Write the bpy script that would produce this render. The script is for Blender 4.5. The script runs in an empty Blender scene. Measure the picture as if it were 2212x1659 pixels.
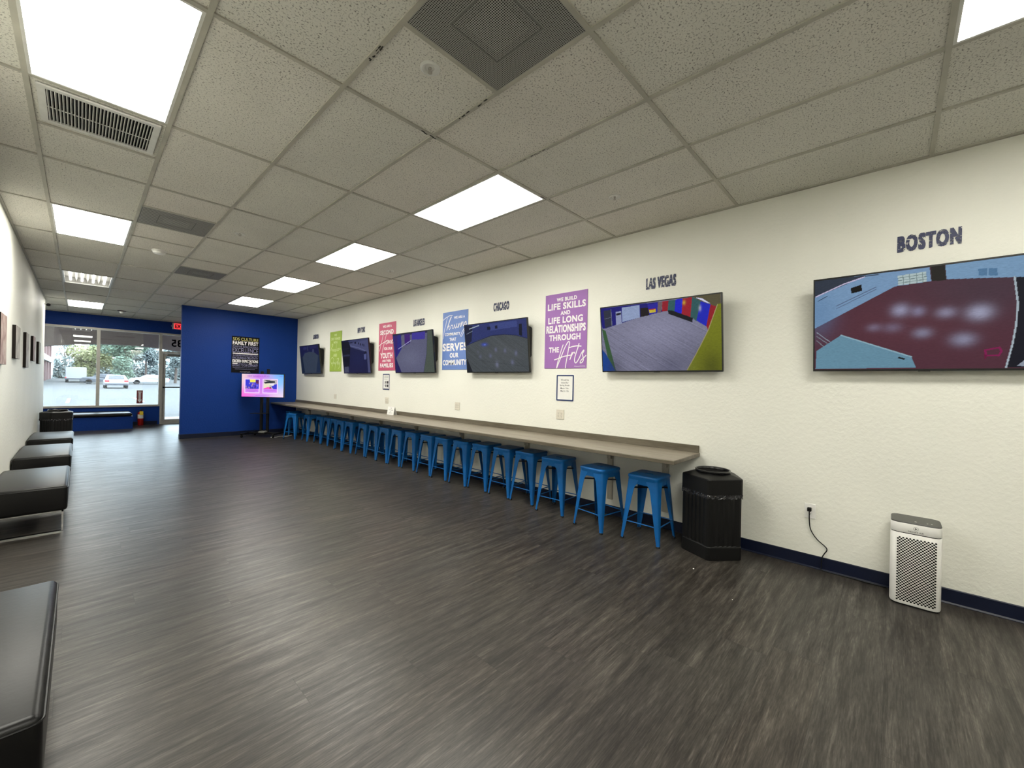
import bpy, bmesh, math, random
import numpy as np
from mathutils import Vector, Matrix
random.seed(7)
rng = np.random.default_rng(11)
SC = bpy.context.scene
COL = SC.collection
PI = math.pi
R = math.radians

# ------------------------------------------------------------------ camera
XW = 4.055          # right wall plane
ZC = 3.068          # ceiling plane
YB = 11.88          # blue partition face
YF = 15.95          # shop front wall
XL = -0.545         # left wall plane
GX, GY, T = 2.2097, -0.1630, 0.6096   # ceiling grid origin and pitch (2 ft)
cam_data = bpy.data.cameras.new('camera')
cam = bpy.data.objects.new('camera', cam_data)
COL.objects.link(cam)
cam_data.sensor_fit = 'HORIZONTAL'
cam_data.sensor_width = 36.0
cam_data.lens = 14.2964
cam_data.clip_start = 0.03
cam_data.clip_end = 600
cam.matrix_world = Matrix((
    (0.684885, -0.014035, -0.728516, 0.0),
    (-0.728346, 0.015781, -0.685028, 0.0),
    (0.021111, 0.999777, 0.000586, 1.4242),
    (0, 0, 0, 1)))
SC.camera = cam

# ------------------------------------------------------------------ world, exposure
SC.view_settings.view_transform = 'Standard'
SC.view_settings.look = 'None'
SC.view_settings.gamma = 1.0
SC.view_settings.exposure = 0.0
SC.view_settings.use_curve_mapping = False
SKY = 10.0
LAMP = 24.5
LAMP_COL = (1.0, 0.98, 0.89)
world = bpy.data.worlds.new('overcast_sky')
SC.world = world
world.use_nodes = True
bg = world.node_tree.nodes['Background']
bg.inputs[0].default_value = (0.76, 0.88, 1.0, 1)
bg.inputs[1].default_value = SKY
sun_d = bpy.data.lights.new('sun', 'SUN')
sun_d.energy = 1.0
sun_d.angle = R(6)
sun_d.color = (1.0, 0.97, 0.92)
sun = bpy.data.objects.new('sun', sun_d)
sun.rotation_euler = (R(35), R(18), 0)
COL.objects.link(sun)

# ------------------------------------------------------------------ materials
def lin(c):
    c = np.asarray(c, float) / 255.0
    return np.where(c <= 0.04045, c / 12.92, ((c + 0.055) / 1.055) ** 2.4)

def rgb(*c):
    v = lin(c)
    return (float(v[0]), float(v[1]), float(v[2]), 1.0)

class NT:
    def __init__(self, name):
        self.m = bpy.data.materials.new(name)
        self.m.use_nodes = True
        self.t = self.m.node_tree
        self.b = self.t.nodes['Principled BSDF']
        self.out = self.t.nodes['Material Output']
    def n(self, kind, **kw):
        nd = self.t.nodes.new('ShaderNode' + kind)
        for k, v in kw.items():
            setattr(nd, k, v)
        return nd
    def l(self, a, b):
        self.t.links.new(a, b)
    def coords(self, scale=(1, 1, 1), kind='Object'):
        tc = self.n('TexCoord')
        mp = self.n('Mapping')
        mp.inputs['Scale'].default_value = scale
        self.l(tc.outputs[kind], mp.inputs['Vector'])
        return mp.outputs['Vector']
    def noise(self, vec, scale, detail=2, rough=0.5):
        nd = self.n('TexNoise')
        nd.inputs['Scale'].default_value = scale
        nd.inputs['Detail'].default_value = detail
        nd.inputs['Roughness'].default_value = rough
        self.l(vec, nd.inputs['Vector'])
        return nd.outputs['Fac']
    def ramp(self, fac, stops):
        nd = self.n('ValToRGB')
        e = nd.color_ramp.elements
        while len(e) < len(stops):
            e.new(0.5)
        for k, (p, c) in enumerate(stops):
            e[k].position = p
            e[k].color = c if len(c) == 4 else (*c, 1)
        self.l(fac, nd.inputs['Fac'])
        return nd.outputs['Color']
    def math(self, op, a, b=None):
        nd = self.n('Math', operation=op)
        for k, v in enumerate((a, b)):
            if v is None:
                continue
            if isinstance(v, (int, float)):
                nd.inputs[k].default_value = v
            else:
                self.l(v, nd.inputs[k])
        return nd.outputs[0]
    def mix(self, fac, a, b, blend='MIX'):
        nd = self.n('Mix', data_type='RGBA', blend_type=blend)
        for k, v in ((0, fac), (6, a), (7, b)):
            if isinstance(v, (int, float)):
                nd.inputs[k].default_value = v
            elif isinstance(v, tuple):
                nd.inputs[k].default_value = v
            else:
                self.l(v, nd.inputs[k])
        return nd.outputs[2]
    def bump(self, h, strength, dist=0.01):
        nd = self.n('Bump')
        nd.inputs['Strength'].default_value = strength
        nd.inputs['Distance'].default_value = dist
        self.l(h, nd.inputs['Height'])
        self.l(nd.outputs['Normal'], self.b.inputs['Normal'])
    def set(self, col=None, rough=None, spec=None, metal=None, coat=None):
        b = self.b.inputs
        if col is not None:
            if isinstance(col, tuple):
                b['Base Color'].default_value = col
            else:
                self.l(col, b['Base Color'])
        if rough is not None:
            if isinstance(rough, (int, float)):
                b['Roughness'].default_value = rough
            else:
                self.l(rough, b['Roughness'])
        if spec is not None:
            b['Specular IOR Level'].default_value = spec
        if metal is not None:
            b['Metallic'].default_value = metal
        if coat is not None:
            b['Coat Weight'].default_value = coat
            b['Coat Roughness'].default_value = 0.15
        return self

def simple(name, col, rough=0.5, spec=0.5, metal=0.0, vary=0.06, nscale=14.0, bump=0.0, bscale=80.0):
    t = NT(name)
    v = t.coords()
    f = t.noise(v, nscale, 3)
    lo = tuple(max(0, c * (1 - vary)) for c in col[:3]) + (1,)
    hi = tuple(min(1, c * (1 + vary)) for c in col[:3]) + (1,)
    t.set(t.ramp(f, [(0.3, lo), (0.7, hi)]), rough, spec, metal)
    if bump:
        t.bump(t.noise(v, bscale, 3), bump, 0.004)
    return t.m

def plaster(name, col, rough, bump, spec=0.4):
    t = NT(name)
    v = t.coords()
    big = t.noise(v, 1.3, 2)
    lo = tuple(c * 0.965 for c in col[:3]) + (1,)
    t.set(t.ramp(big, [(0.35, lo), (0.65, col)]), rough, spec)
    a = t.noise(v, 34.0, 4, 0.55)
    k = t.ramp(a, [(0.42, (0, 0, 0)), (0.62, (1, 1, 1))])
    b = t.noise(v, 120.0, 2)
    h = t.math('ADD', k, t.math('MULTIPLY', b, 0.35))
    t.bump(h, bump, 0.006)
    return t.m

def emit(name, col, strength):
    t = NT(name)
    t.set(col, 0.4)
    t.b.inputs['Emission Color'].default_value = col
    t.b.inputs['Emission Strength'].default_value = strength
    return t.m

M = {}
M['wall'] = plaster('cream_white_wall_paint', (0.80, 0.795, 0.725, 1), 0.55, 0.15, 0.25)
M['blue'] = plaster('royal_blue_wall_paint', (0.0085, 0.040, 0.220, 1), 0.40, 0.3, 0.10)
M['navybase'] = simple('navy_vinyl_baseboard', (0.003, 0.006, 0.022, 1), 0.4, spec=0.3, bump=0.05)
M['tbar'] = simple('ceiling_t_bar_enamel', (0.44, 0.425, 0.36, 1), 0.5, vary=0.12, nscale=5)
M['scuff'] = simple('dark_scuff_on_t_bar', (0.03, 0.028, 0.025, 1), 0.8)
M['alu'] = simple('aluminium_frame', (0.46, 0.44, 0.40, 1), 0.42, metal=0.25)
M['white_enamel'] = simple('white_enamel', (0.72, 0.72, 0.68, 1), 0.35)
M['white_plastic'] = simple('white_plastic', (0.80, 0.79, 0.76, 1), 0.4, vary=0.02)
M['ivory_plastic'] = simple('ivory_plastic', (0.66, 0.62, 0.53, 1), 0.35, vary=0.03)
M['black_plastic'] = simple('black_plastic', (0.004, 0.004, 0.0042, 1), 0.45, spec=0.28, bump=0.08, bscale=150)
M['black_gloss'] = simple('black_gloss_plastic', (0.006, 0.006, 0.007, 1), 0.22)
M['black_void'] = simple('dark_hollow', (0.004, 0.004, 0.004, 1), 0.9, spec=0.1)
M['black_metal'] = simple('black_powder_coated_steel', (0.005, 0.005, 0.006, 1), 0.4, spec=0.3)
M['leather'] = simple('black_leatherette', (0.003, 0.0028, 0.0028, 1), 0.37, spec=0.30, bump=0.10, bscale=45)
M['chrome'] = simple('chrome', (0.72, 0.72, 0.72, 1), 0.12, metal=1.0, vary=0.01)
M['stool'] = simple('blue_painted_steel', (0.004, 0.098, 0.320, 1), 0.34, spec=0.32, vary=0.10)
M['rubber'] = simple('black_rubber', (0.012, 0.012, 0.013, 1), 0.7)
M['grey_top'] = simple('grey_satin_plastic', (0.060, 0.060, 0.056, 1), 0.4, spec=0.35)
M['red_paint'] = simple('red_enamel', (0.42, 0.012, 0.01, 1), 0.25)
M['yellow_paint'] = simple('yellow_plastic', (0.75, 0.55, 0.02, 1), 0.4)
M['white_paper'] = simple('white_paper', (0.80, 0.79, 0.76, 1), 0.7, vary=0.02)
M['ink'] = simple('black_ink', (0.02, 0.02, 0.025, 1), 0.6)
M['white_print'] = simple('white_print', (0.80, 0.78, 0.78, 1), 0.55, vary=0.02)
M['navy_print'] = simple('navy_frame_plastic', (0.012, 0.030, 0.115, 1), 0.4)
M['purple'] = simple('purple_poster', (0.30, 0.125, 0.40, 1), 0.5, vary=0.05, nscale=3)
M['periwinkle'] = simple('periwinkle_blue_poster', (0.12, 0.205, 0.50, 1), 0.5, vary=0.05, nscale=3)
M['pink'] = simple('crimson_pink_poster', (0.50, 0.070, 0.150, 1), 0.5, vary=0.05, nscale=3)
M['green'] = simple('lime_green_poster', (0.33, 0.46, 0.065, 1), 0.5, vary=0.05, nscale=3)
M['blackposter'] = simple('black_poster', (0.004, 0.004, 0.007, 1), 0.5, spec=0.12)
M['yellow_print'] = simple('pale_yellow_print', (0.62, 0.55, 0.14, 1), 0.55)
M['lilac_print'] = simple('lilac_print', (0.27, 0.26, 0.45, 1), 0.55)
M['diffuser'] = emit('lit_acrylic_diffuser', (*LAMP_COL, 1), LAMP)
M['tube'] = emit('lit_fluorescent_tube', (1.0, 0.97, 0.90, 1), 9.0)
M['exit_face'] = emit('lit_red_exit_face', (1.0, 0.05, 0.06, 1), 1.0)
M['exit_letter'] = simple('dark_red_exit_letter', (0.16, 0.004, 0.006, 1), 0.5)
M['sign_red'] = simple('red_sign_vinyl', (0.20, 0.035, 0.035, 1), 0.5)
M['darkcanvas'] = simple('dark_canvas_edge', (0.010, 0.007, 0.006, 1), 0.7, spec=0.15)
M['asphalt'] = simple('pale_parking_asphalt', (0.046, 0.046, 0.045, 1), 0.8, vary=0.14, nscale=0.6)
M['paint_line'] = simple('white_road_paint', (0.8, 0.8, 0.8, 1), 0.7)
M['canopy'] = simple('brown_stucco_canopy', (0.085, 0.056, 0.045, 1), 0.8, bump=0.2)
M['stucco_pink'] = simple('pinkish_stucco', (0.26, 0.16, 0.155, 1), 0.8)
M['stucco_white'] = simple('white_stucco', (0.42, 0.40, 0.39, 1), 0.8)
M['dark_glass'] = simple('dark_shop_glass', (0.05, 0.05, 0.06, 1), 0.1)
M['bark'] = simple('tree_bark', (0.10, 0.075, 0.06, 1), 0.9)
M['leaf_olive'] = simple('olive_leaves', (0.21, 0.22, 0.09, 1), 0.6, vary=0.4, nscale=2)
M['leaf_green'] = simple('green_leaves', (0.14, 0.20, 0.145, 1), 0.6, vary=0.4, nscale=2)
M['leaf_grey'] = simple('grey_green_leaves', (0.15, 0.18, 0.175, 1), 0.6, vary=0.4, nscale=2)
M['car_white'] = simple('silver_car_paint', (0.30, 0.30, 0.33, 1), 0.3)
M['car_dark'] = simple('dark_car_paint', (0.05, 0.055, 0.07, 1), 0.3)
M['tail_red'] = simple('red_tail_lamp', (0.5, 0.02, 0.02, 1), 0.3)
M['bag'] = simple('grey_bin_liner', (0.022, 0.022, 0.025, 1), 0.25, vary=0.9, nscale=30)
M['concrete'] = simple('concrete_slab', (0.35, 0.34, 0.33, 1), 0.9)

def m_ceiling():
    t = NT('fissured_ceiling_tile')
    v = t.coords()
    s1 = t.noise(v, 105.0, 3, 0.6)
    s2 = t.noise(v, 46.0, 2, 0.5)
    pits = t.ramp(s1, [(0.555, (0, 0, 0)), (0.625, (1, 1, 1))])
    gate = t.ramp(s2, [(0.36, (0.35, 0.35, 0.35)), (0.58, (1, 1, 1))])
    pit = t.math('MULTIPLY', pits, gate)
    # every tile a slightly different off-white
    tc = t.n('TexCoord')
    sx = t.n('SeparateXYZ')
    t.l(tc.outputs['Object'], sx.inputs[0])
    ix = t.math('FLOOR', t.math('DIVIDE', t.math('SUBTRACT', sx.outputs[0], GX), T))
    iy = t.math('FLOOR', t.math('DIVIDE', t.math('SUBTRACT', sx.outputs[1], GY), 2 * T))
    cb = t.n('CombineXYZ')
    t.l(ix, cb.inputs[0]); t.l(iy, cb.inputs[1])
    wn = t.n('TexWhiteNoise', noise_dimensions='3D')
    t.l(cb.outputs[0], wn.inputs['Vector'])
    base = t.ramp(wn.outputs['Value'], [(0.0, (0.74, 0.725, 0.66)), (0.5, (0.77, 0.755, 0.685)), (1.0, (0.79, 0.755, 0.69))])
    cloud = t.ramp(t.noise(v, 2.2, 3), [(0.3, (0.93, 0.93, 0.93)), (0.7, (1, 1, 1))])
    base = t.mix(1.0, base, cloud, 'MULTIPLY')
    col = t.mix(t.math('MULTIPLY', pit, 0.72), base, (0.10, 0.09, 0.075, 1))
    t.set(col, 0.85, 0.2)
    t.bump(t.math('SUBTRACT', 1.0, pit), 0.5, 0.004)
    return t.m
M['ceiling'] = m_ceiling()

def m_floor():
    t = NT('grey_brown_vinyl_planks')
    W, L = 0.2273, 1.52
    tc = t.n('TexCoord')
    sx = t.n('SeparateXYZ')
    t.l(tc.outputs['Object'], sx.inputs[0])
    X, Y = sx.outputs[0], sx.outputs[1]
    ry = t.math('DIVIDE', t.math('SUBTRACT', Y, 2.289), W)
    row = t.math('FLOOR', ry)
    fy = t.math('FRACT', ry)
    wn = t.n('TexWhiteNoise', noise_dimensions='1D')
    t.l(row, wn.inputs['W'])
    rx = t.math('ADD', t.math('DIVIDE', X, L), t.math('MULTIPLY', wn.outputs['Value'], 7.0))
    cell = t.math('FLOOR', rx)
    fx = t.math('FRACT', rx)
    cb = t.n('CombineXYZ')
    t.l(row, cb.inputs[0]); t.l(cell, cb.inputs[1])
    wc = t.n('TexWhiteNoise', noise_dimensions='3D')
    t.l(cb.outputs[0], wc.inputs['Vector'])
    # grain runs along each plank (the room's width)
    g = t.n('CombineXYZ')
    t.l(t.math('ADD', t.math('MULTIPLY', X, 1.7), t.math('MULTIPLY', wc.outputs['Value'], 37.0)), g.inputs[0])
    t.l(t.math('MULTIPLY', Y, 17.0), g.inputs[1])
    t.l(t.math('MULTIPLY', wc.outputs['Value'], 19.0), g.inputs[2])
    g1 = t.noise(g.outputs[0], 1.5, 5, 0.62)
    g2h = t.n('CombineXYZ')
    t.l(t.math('MULTIPLY', X, 5.0), g2h.inputs[0])
    t.l(t.math('MULTIPLY', Y, 110.0), g2h.inputs[1])
    t.l(wc.outputs['Value'], g2h.inputs[2])
    g2 = t.noise(g2h.outputs[0], 1.6, 3, 0.6)
    k = t.math('ADD', t.math('MULTIPLY', g1, 0.66), t.math('MULTIPLY', g2, 0.34))
    fine = t.n('CombineXYZ')
    t.l(t.math('MULTIPLY', X, 16.0), fine.inputs[0]); t.l(t.math('MULTIPLY', Y, 150.0), fine.inputs[1]); t.l(wc.outputs['Value'], fine.inputs[2])
    g3 = t.noise(fine.outputs[0], 1.0, 4, 0.7)
    k = t.math('ADD', t.math('MULTIPLY', k, 0.70), t.math('MULTIPLY', g3, 0.30))
    col = t.ramp(k, [(0.34, (0.0085, 0.0072, 0.0062)), (0.45, (0.024, 0.0205, 0.0175)), (0.54, (0.050, 0.044, 0.038)), (0.66, (0.120, 0.107, 0.093))])
    tint = t.ramp(wc.outputs['Value'], [(0.0, (0.90, 0.90, 0.90)), (0.5, (1.0, 0.99, 0.97)), (1.0, (1.08, 1.03, 0.99))])
    col = t.mix(1.0, col, tint, 'MULTIPLY')
    e1 = t.math('MINIMUM', fy, t.math('SUBTRACT', 1.0, fy))
    e2 = t.math('MULTIPLY', t.math('MINIMUM', fx, t.math('SUBTRACT', 1.0, fx)), L / W)
    e = t.math('MINIMUM', e1, e2)
    seam = t.math('LESS_THAN', e, 0.006)
    col = t.mix(t.math('MULTIPLY', seam, 0.55), col, (0.012, 0.010, 0.009, 1))
    rough = t.ramp(g1, [(0.3, (0.42, 0.42, 0.42)), (0.7, (0.32, 0.32, 0.32))])
    t.set(col, rough, 0.45)
    t.bump(t.math('ADD', t.math('MULTIPLY', g2, 0.5), t.math('MULTIPLY', seam, -1.0)), 0.25, 0.002)
    return t.m
M['floor'] = m_floor()

def m_wood(name, axis_scale, dark, light):
    t = NT(name)
    v = t.coords(axis_scale)
    a = t.noise(v, 2.0, 5, 0.6)
    b = t.noise(v, 11.0, 3, 0.6)
    k = t.math('ADD', t.math('MULTIPLY', a, 0.7), t.math('MULTIPLY', b, 0.3))
    t.set(t.ramp(k, [(0.35, dark), (0.65, light)]), 0.38, 0.45)
    return t.m
M['counter'] = m_wood('grey_oak_laminate', (9, 1.0, 9), (0.165, 0.135, 0.100), (0.285, 0.250, 0.195))
M['dark_laminate'] = m_wood('dark_oak_laminate_edge', (9, 1.0, 9), (0.085, 0.070, 0.048), (0.155, 0.135, 0.10))
M['reflector'] = simple('grey_reflector_enamel', (0.30, 0.30, 0.28, 1), 0.5)  # grey enamel, darker than the frames so the tubes stand apart
M['bracket'] = m_wood('grey_oak_bracket', (9, 9, 1.0), (0.36, 0.335, 0.275), (0.46, 0.435, 0.37))

def m_worn():
    t = NT('worn_navy_wall_vinyl')
    v = t.coords((14, 42, 14))
    f = t.noise(v, 1.6, 6, 0.72)
    t.set((0.010, 0.016, 0.072, 1), 0.5)
    keep = t.ramp(f, [(0.475, (1, 1, 1)), (0.545, (1, 1, 1)), (0.595, (0.0, 0.0, 0.0))])
    tr = t.n('BsdfTransparent')
    mx = t.n('MixShader')
    t.l(keep, mx.inputs[0])
    t.l(tr.outputs[0], mx.inputs[1])
    t.l(t.b.outputs[0], mx.inputs[2])
    t.l(mx.outputs[0], t.out.inputs['Surface'])
    return t.m
M['worn'] = m_worn()

def m_glass():
    t = NT('flare_veiled_shop_window_glass')
    tr = t.n('BsdfTransparent')
    tr.inputs[0].default_value = (0.93, 0.97, 0.97, 1)
    gl = t.n('BsdfGlossy')
    gl.inputs['Roughness'].default_value = 0.01
    fr = t.n('Fresnel')
    fr.inputs['IOR'].default_value = 1.5
    k = t.math('MULTIPLY', fr.outputs[0], 1.7)
    mx = t.n('MixShader')
    t.l(k, mx.inputs[0]); t.l(tr.outputs[0], mx.inputs[1]); t.l(gl.outputs[0], mx.inputs[2])
    tl = t.n('BsdfTranslucent')
    tl.inputs[0].default_value = (0.85, 0.90, 0.95, 1)
    v = t.coords((1, 1, 1))
    flare_veil = t.ramp(t.noise(v, 3.0, 4), [(0.3, (0.008, 0.008, 0.008)), (0.7, (0.02, 0.02, 0.02))])  # faint milky mix in the pane stands in for bright window flare
    m2 = t.n('MixShader')
    t.l(flare_veil, m2.inputs[0]); t.l(mx.outputs[0], m2.inputs[1]); t.l(tl.outputs[0], m2.inputs[2])
    t.l(m2.outputs[0], t.out.inputs['Surface'])
    return t.m
M['glass'] = m_glass()

def m_screen(name, strength):
    t = NT(name)
    at = t.n('VertexColor', layer_name='picture')
    t.set((0.004, 0.004, 0.005, 1), 0.3, 0.08)
    t.l(at.outputs['Color'], t.b.inputs['Emission Color'])
    t.b.inputs['Emission Strength'].default_value = strength
    return t.m
M['screen'] = m_screen('lit_tv_screen', 0.78)
M['screen_bright'] = m_screen('bright_lit_tv_screen', 1.1)

def m_canvas(name, a, b, c):
    t = NT(name)
    v = t.coords((3, 3, 1.2))
    f = t.noise(v, 2.4, 5, 0.6)
    t.set(t.ramp(f, [(0.32, a), (0.5, b), (0.68, c)]), 0.6)
    return t.m
M['art_rose'] = m_canvas('rose_grey_print', (0.16, 0.09, 0.08), (0.38, 0.27, 0.24), (0.50, 0.44, 0.38))
M['art_grey'] = m_canvas('grey_beige_print', (0.20, 0.18, 0.16), (0.42, 0.39, 0.35), (0.55, 0.52, 0.46))
M['art_green'] = m_canvas('grey_green_print', (0.16, 0.15, 0.10), (0.36, 0.36, 0.26), (0.50, 0.48, 0.38))

def m_mesh_grille(name, tone):
    t = NT(name)
    v = t.coords((1, 1, 1))
    vo = t.n('TexVoronoi', feature='F1')
    vo.inputs['Scale'].default_value = 105.0
    vo.inputs['Randomness'].default_value = 0.0
    t.l(v, vo.inputs['Vector'])
    hole = t.ramp(vo.outputs['Distance'], [(0.36, (0.020, 0.020, 0.018)), (0.44, tone)])
    t.set(hole, 0.6, 0.3)
    return t.m
M['grille'] = m_mesh_grille('perforated_grey_steel', (0.36, 0.355, 0.33))
M['grille_light'] = m_mesh_grille('perforated_pale_steel', (0.50, 0.495, 0.46))
M['grille_back'] = simple('grey_duct_behind_mesh', (0.16, 0.16, 0.15, 1), 0.7)

# ------------------------------------------------------------------ mesh helpers
class MB:
    def __init__(self):
        self.v = []; self.f = []; self.mi = []; self.cur = 0
    def add(self, vs, fs):
        o = len(self.v)
        self.v += [tuple(p) for p in vs]
        for f in fs:
            self.f.append(tuple(o + k for k in f)); self.mi.append(self.cur)
        return self
    def use(self, k):
        self.cur = k; return self
    def box(self, a, b):
        x0, y0, z0 = a; x1, y1, z1 = b
        return self.add([(x0,y0,z0),(x1,y0,z0),(x1,y1,z0),(x0,y1,z0),(x0,y0,z1),(x1,y0,z1),(x1,y1,z1),(x0,y1,z1)],
                        [(0,3,2,1),(4,5,6,7),(0,1,5,4),(1,2,6,5),(2,3,7,6),(3,0,4,7)])
    def rbox(self, a, b, r, seg=3):
        bm = bmesh.new()
        bmesh.ops.create_cube(bm, size=1.0)
        for vt in bm.verts:
            vt.co = Vector([(a[k] + b[k]) / 2 + vt.co[k] * (b[k] - a[k]) for k in range(3)])
        bmesh.ops.bevel(bm, geom=bm.edges[:], offset=r, segments=seg, profile=0.5, affect='EDGES')
        bm.verts.index_update()
        self.add([tuple(vt.co) for vt in bm.verts], [tuple(vt.index for vt in f.verts) for f in bm.faces])
        bm.free(); return self
    def loft(self, rings, caps=(True, True), closed=True):
        n = len(rings[0]); o = [p for r in rings for p in r]
        fs = []
        for k in range(len(rings) - 1):
            for j in range(n if closed else n - 1):
                a = k * n + j; b = k * n + (j + 1) % n
                fs.append((a, b, b + n, a + n))
        if caps[0]: fs.append(tuple(reversed(range(n))))
        if caps[1]: fs.append(tuple((len(rings) - 1) * n + j for j in range(n)))
        return self.add(o, fs)
    def lathe(self, prof, c=(0, 0, 0), n=24, caps=(True, True)):
        rings = [[(c[0] + r * math.cos(2*PI*k/n), c[1] + r * math.sin(2*PI*k/n), c[2] + z) for k in range(n)] for r, z in prof]
        return self.loft(rings, caps)
    def tube(self, pts, r, n=8):
        pts = [Vector(p) for p in pts]
        rings = []
        up = None
        for k, p in enumerate(pts):
            d = (pts[min(k+1, len(pts)-1)] - pts[max(k-1, 0)]).normalized()
            if up is None:
                up = Vector((0, 0, 1)) if abs(d.z) < 0.9 else Vector((1, 0, 0))
            s = d.cross(up).normalized(); up = s.cross(d).normalized()
            rr = r[k] if isinstance(r, (list, tuple)) else r
            rings.append([tuple(p + s * rr * math.cos(2*PI*j/n) + up * rr * math.sin(2*PI*j/n)) for j in range(n)])
        return self.loft(rings)
    def prism(self, poly, axis, a, b):
        # poly: 2-D outline, extruded along axis from a to b
        def P(p, h):
            return {'x': (h, p[0], p[1]), 'y': (p[0], h, p[1]), 'z': (p[0], p[1], h)}[axis]
        return self.loft([[P(p, a) for p in poly], [P(p, b) for p in poly]])
    def build(self, name, mats, parent=None, smooth=False, fix=True):
        me = bpy.data.meshes.new(name)
        me.from_pydata(self.v, [], self.f)
        if fix:
            bm = bmesh.new(); bm.from_mesh(me)
            bmesh.ops.recalc_face_normals(bm, faces=bm.faces[:])
            bm.to_mesh(me); bm.free()
        if not isinstance(mats, (list, tuple)):
            mats = [mats]
        for m in mats:
            me.materials.append(m)
        if len(mats) > 1:
            me.polygons.foreach_set('material_index', self.mi)
        if smooth:
            me.polygons.foreach_set('use_smooth', [True] * len(me.polygons))
            me.set_sharp_from_angle(angle=R(38))
        me.update()
        return link(name, me, parent)

def link(name, me, parent=None):
    o = bpy.data.objects.new(name, me)
    COL.objects.link(o)
    if parent is not None:
        o.parent = parent
    return o

def tag(o, label, cat, group=None):
    o['label'] = label; o['category'] = cat
    if group: o['group'] = group
    return o

def thing(name, label, cat, loc=(0, 0, 0), rotz=0.0, group=None, mat=None):
    o = bpy.data.objects.new(name, None)
    o.empty_display_size = 0.1
    COL.objects.link(o)
    if mat is not None: o.matrix_world = mat
    else:
        o.location = loc; o.rotation_euler = (0, 0, rotz)
    return tag(o, label, cat, group)

def struct(o):
    o['kind'] = 'structure'; return o

def kids(o):
    return [c for c in bpy.data.objects if c.parent == o]

def dup(root, loc=None, rotz=None, label=None, mat=None):
    r = root.copy(); COL.objects.link(r)
    if mat is not None: r.matrix_world = mat
    else:
        r.location = loc
        if rotz is not None: r.rotation_euler = (0, 0, rotz)
    if label: r['label'] = label
    for ch in kids(root):
        c = ch.copy(); COL.objects.link(c); c.parent = r
        for g in kids(ch):
            d = g.copy(); COL.objects.link(d); d.parent = c
    return r

# local frame X right, Y up, Z out of the wall into the room
def facing_left(y, z, off=0.0):     # things on the right wall
    return Matrix(((0, 0, -1, XW - 0.002 - off), (-1, 0, 0, y), (0, 1, 0, z), (0, 0, 0, 1)))
def facing_near(x, z, yplane):      # things on walls facing the camera end of the room
    return Matrix(((1, 0, 0, x), (0, 0, -1, yplane - 0.002), (0, 1, 0, z), (0, 0, 0, 1)))

_txt = {}
def text_geo(s, bold=0.0, track=1.0):
    key = (s, bold, track)
    if key in _txt: return _txt[key]
    cu = bpy.data.curves.new('t', 'FONT')
    cu.body = s; cu.offset = bold; cu.resolution_u = 3; cu.space_character = track
    o = bpy.data.objects.new('t', cu); COL.objects.link(o)
    bpy.context.view_layer.update()
    me = bpy.data.meshes.new_from_object(o.evaluated_get(bpy.context.evaluated_depsgraph_get()))
    vs = [tuple(v.co) for v in me.vertices]; fs = [tuple(p.vertices) for p in me.polygons]
    bpy.data.objects.remove(o); bpy.data.curves.remove(cu); bpy.data.meshes.remove(me)
    a = np.array(vs); lo = a.min(0); hi = a.max(0)
    _txt[key] = ((a[:, :2] - (lo[:2] + hi[:2]) / 2) / np.maximum(hi[:2] - lo[:2], 1e-6), fs)
    return _txt[key]

def put_text(mb, s, cx, cy, w, h, z, bold=0.0, flip=False):
    # heavy weights are struck five times with a small shift, each a hair further out
    p, fs = text_geo(s, min(bold, 0.016), 1.0 if bold < 0.02 else 1.08 if bold < 0.04 else 1.2)
    d = max(0.0, bold - 0.016) / 0.72 * h
    w2, h2 = w - 2 * d, h - 2 * d
    for k, (ox, oy) in enumerate(((0, 0), (d, d), (-d, d), (d, -d), (-d, -d)) if d > 0 else ((0, 0),)):
        mb.add([(cx + ox + (-q[0] if flip else q[0]) * w2, cy + oy + q[1] * h2, z + k * 6e-5) for q in p], fs)

def smooth_path(pts, k=6):
    out = []
    n = len(pts)
    for i in range(n - 1):
        p0 = np.array(pts[max(i-1, 0)]); p1 = np.array(pts[i]); p2 = np.array(pts[i+1]); p3 = np.array(pts[min(i+2, n-1)])
        for j in range(k):
            t = j / k
            out.append(0.5 * ((2*p1) + (-p0+p2)*t + (2*p0-5*p1+4*p2-p3)*t*t + (-p0+3*p1-3*p2+p3)*t**3))
    out.append(np.array(pts[-1]))
    return out

def ribbon(mb, pts, w, z, k=6):
    q = smooth_path(pts, k) if len(pts) > 2 else [np.array(p) for p in pts]
    vs = []
    for i, p in enumerate(q):
        d = q[min(i+1, len(q)-1)] - q[max(i-1, 0)]
        d = d / (np.linalg.norm(d) + 1e-9)
        nrm = np.array([-d[1], d[0]]) * w / 2
        zz = z + i * 6e-6
        vs += [(p[0]+nrm[0], p[1]+nrm[1], zz), (p[0]-nrm[0], p[1]-nrm[1], zz)]
    mb.add(vs, [(2*i, 2*i+1, 2*i+3, 2*i+2) for i in range(len(q)-1)])

def scribble(mb, cx, cy, w, h, z, lw):
    r = random.Random(int(cx*1000) + int(cy*7000))
    n = max(6, int(w / h * 2.2)); pts = []
    for i in range(n):
        pts.append((cx - w/2 + w*i/(n-1), cy + (h*0.42 if i % 2 else -h*0.42) * r.uniform(0.5, 1.0)))
    ribbon(mb, pts, lw, z, 4)

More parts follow.
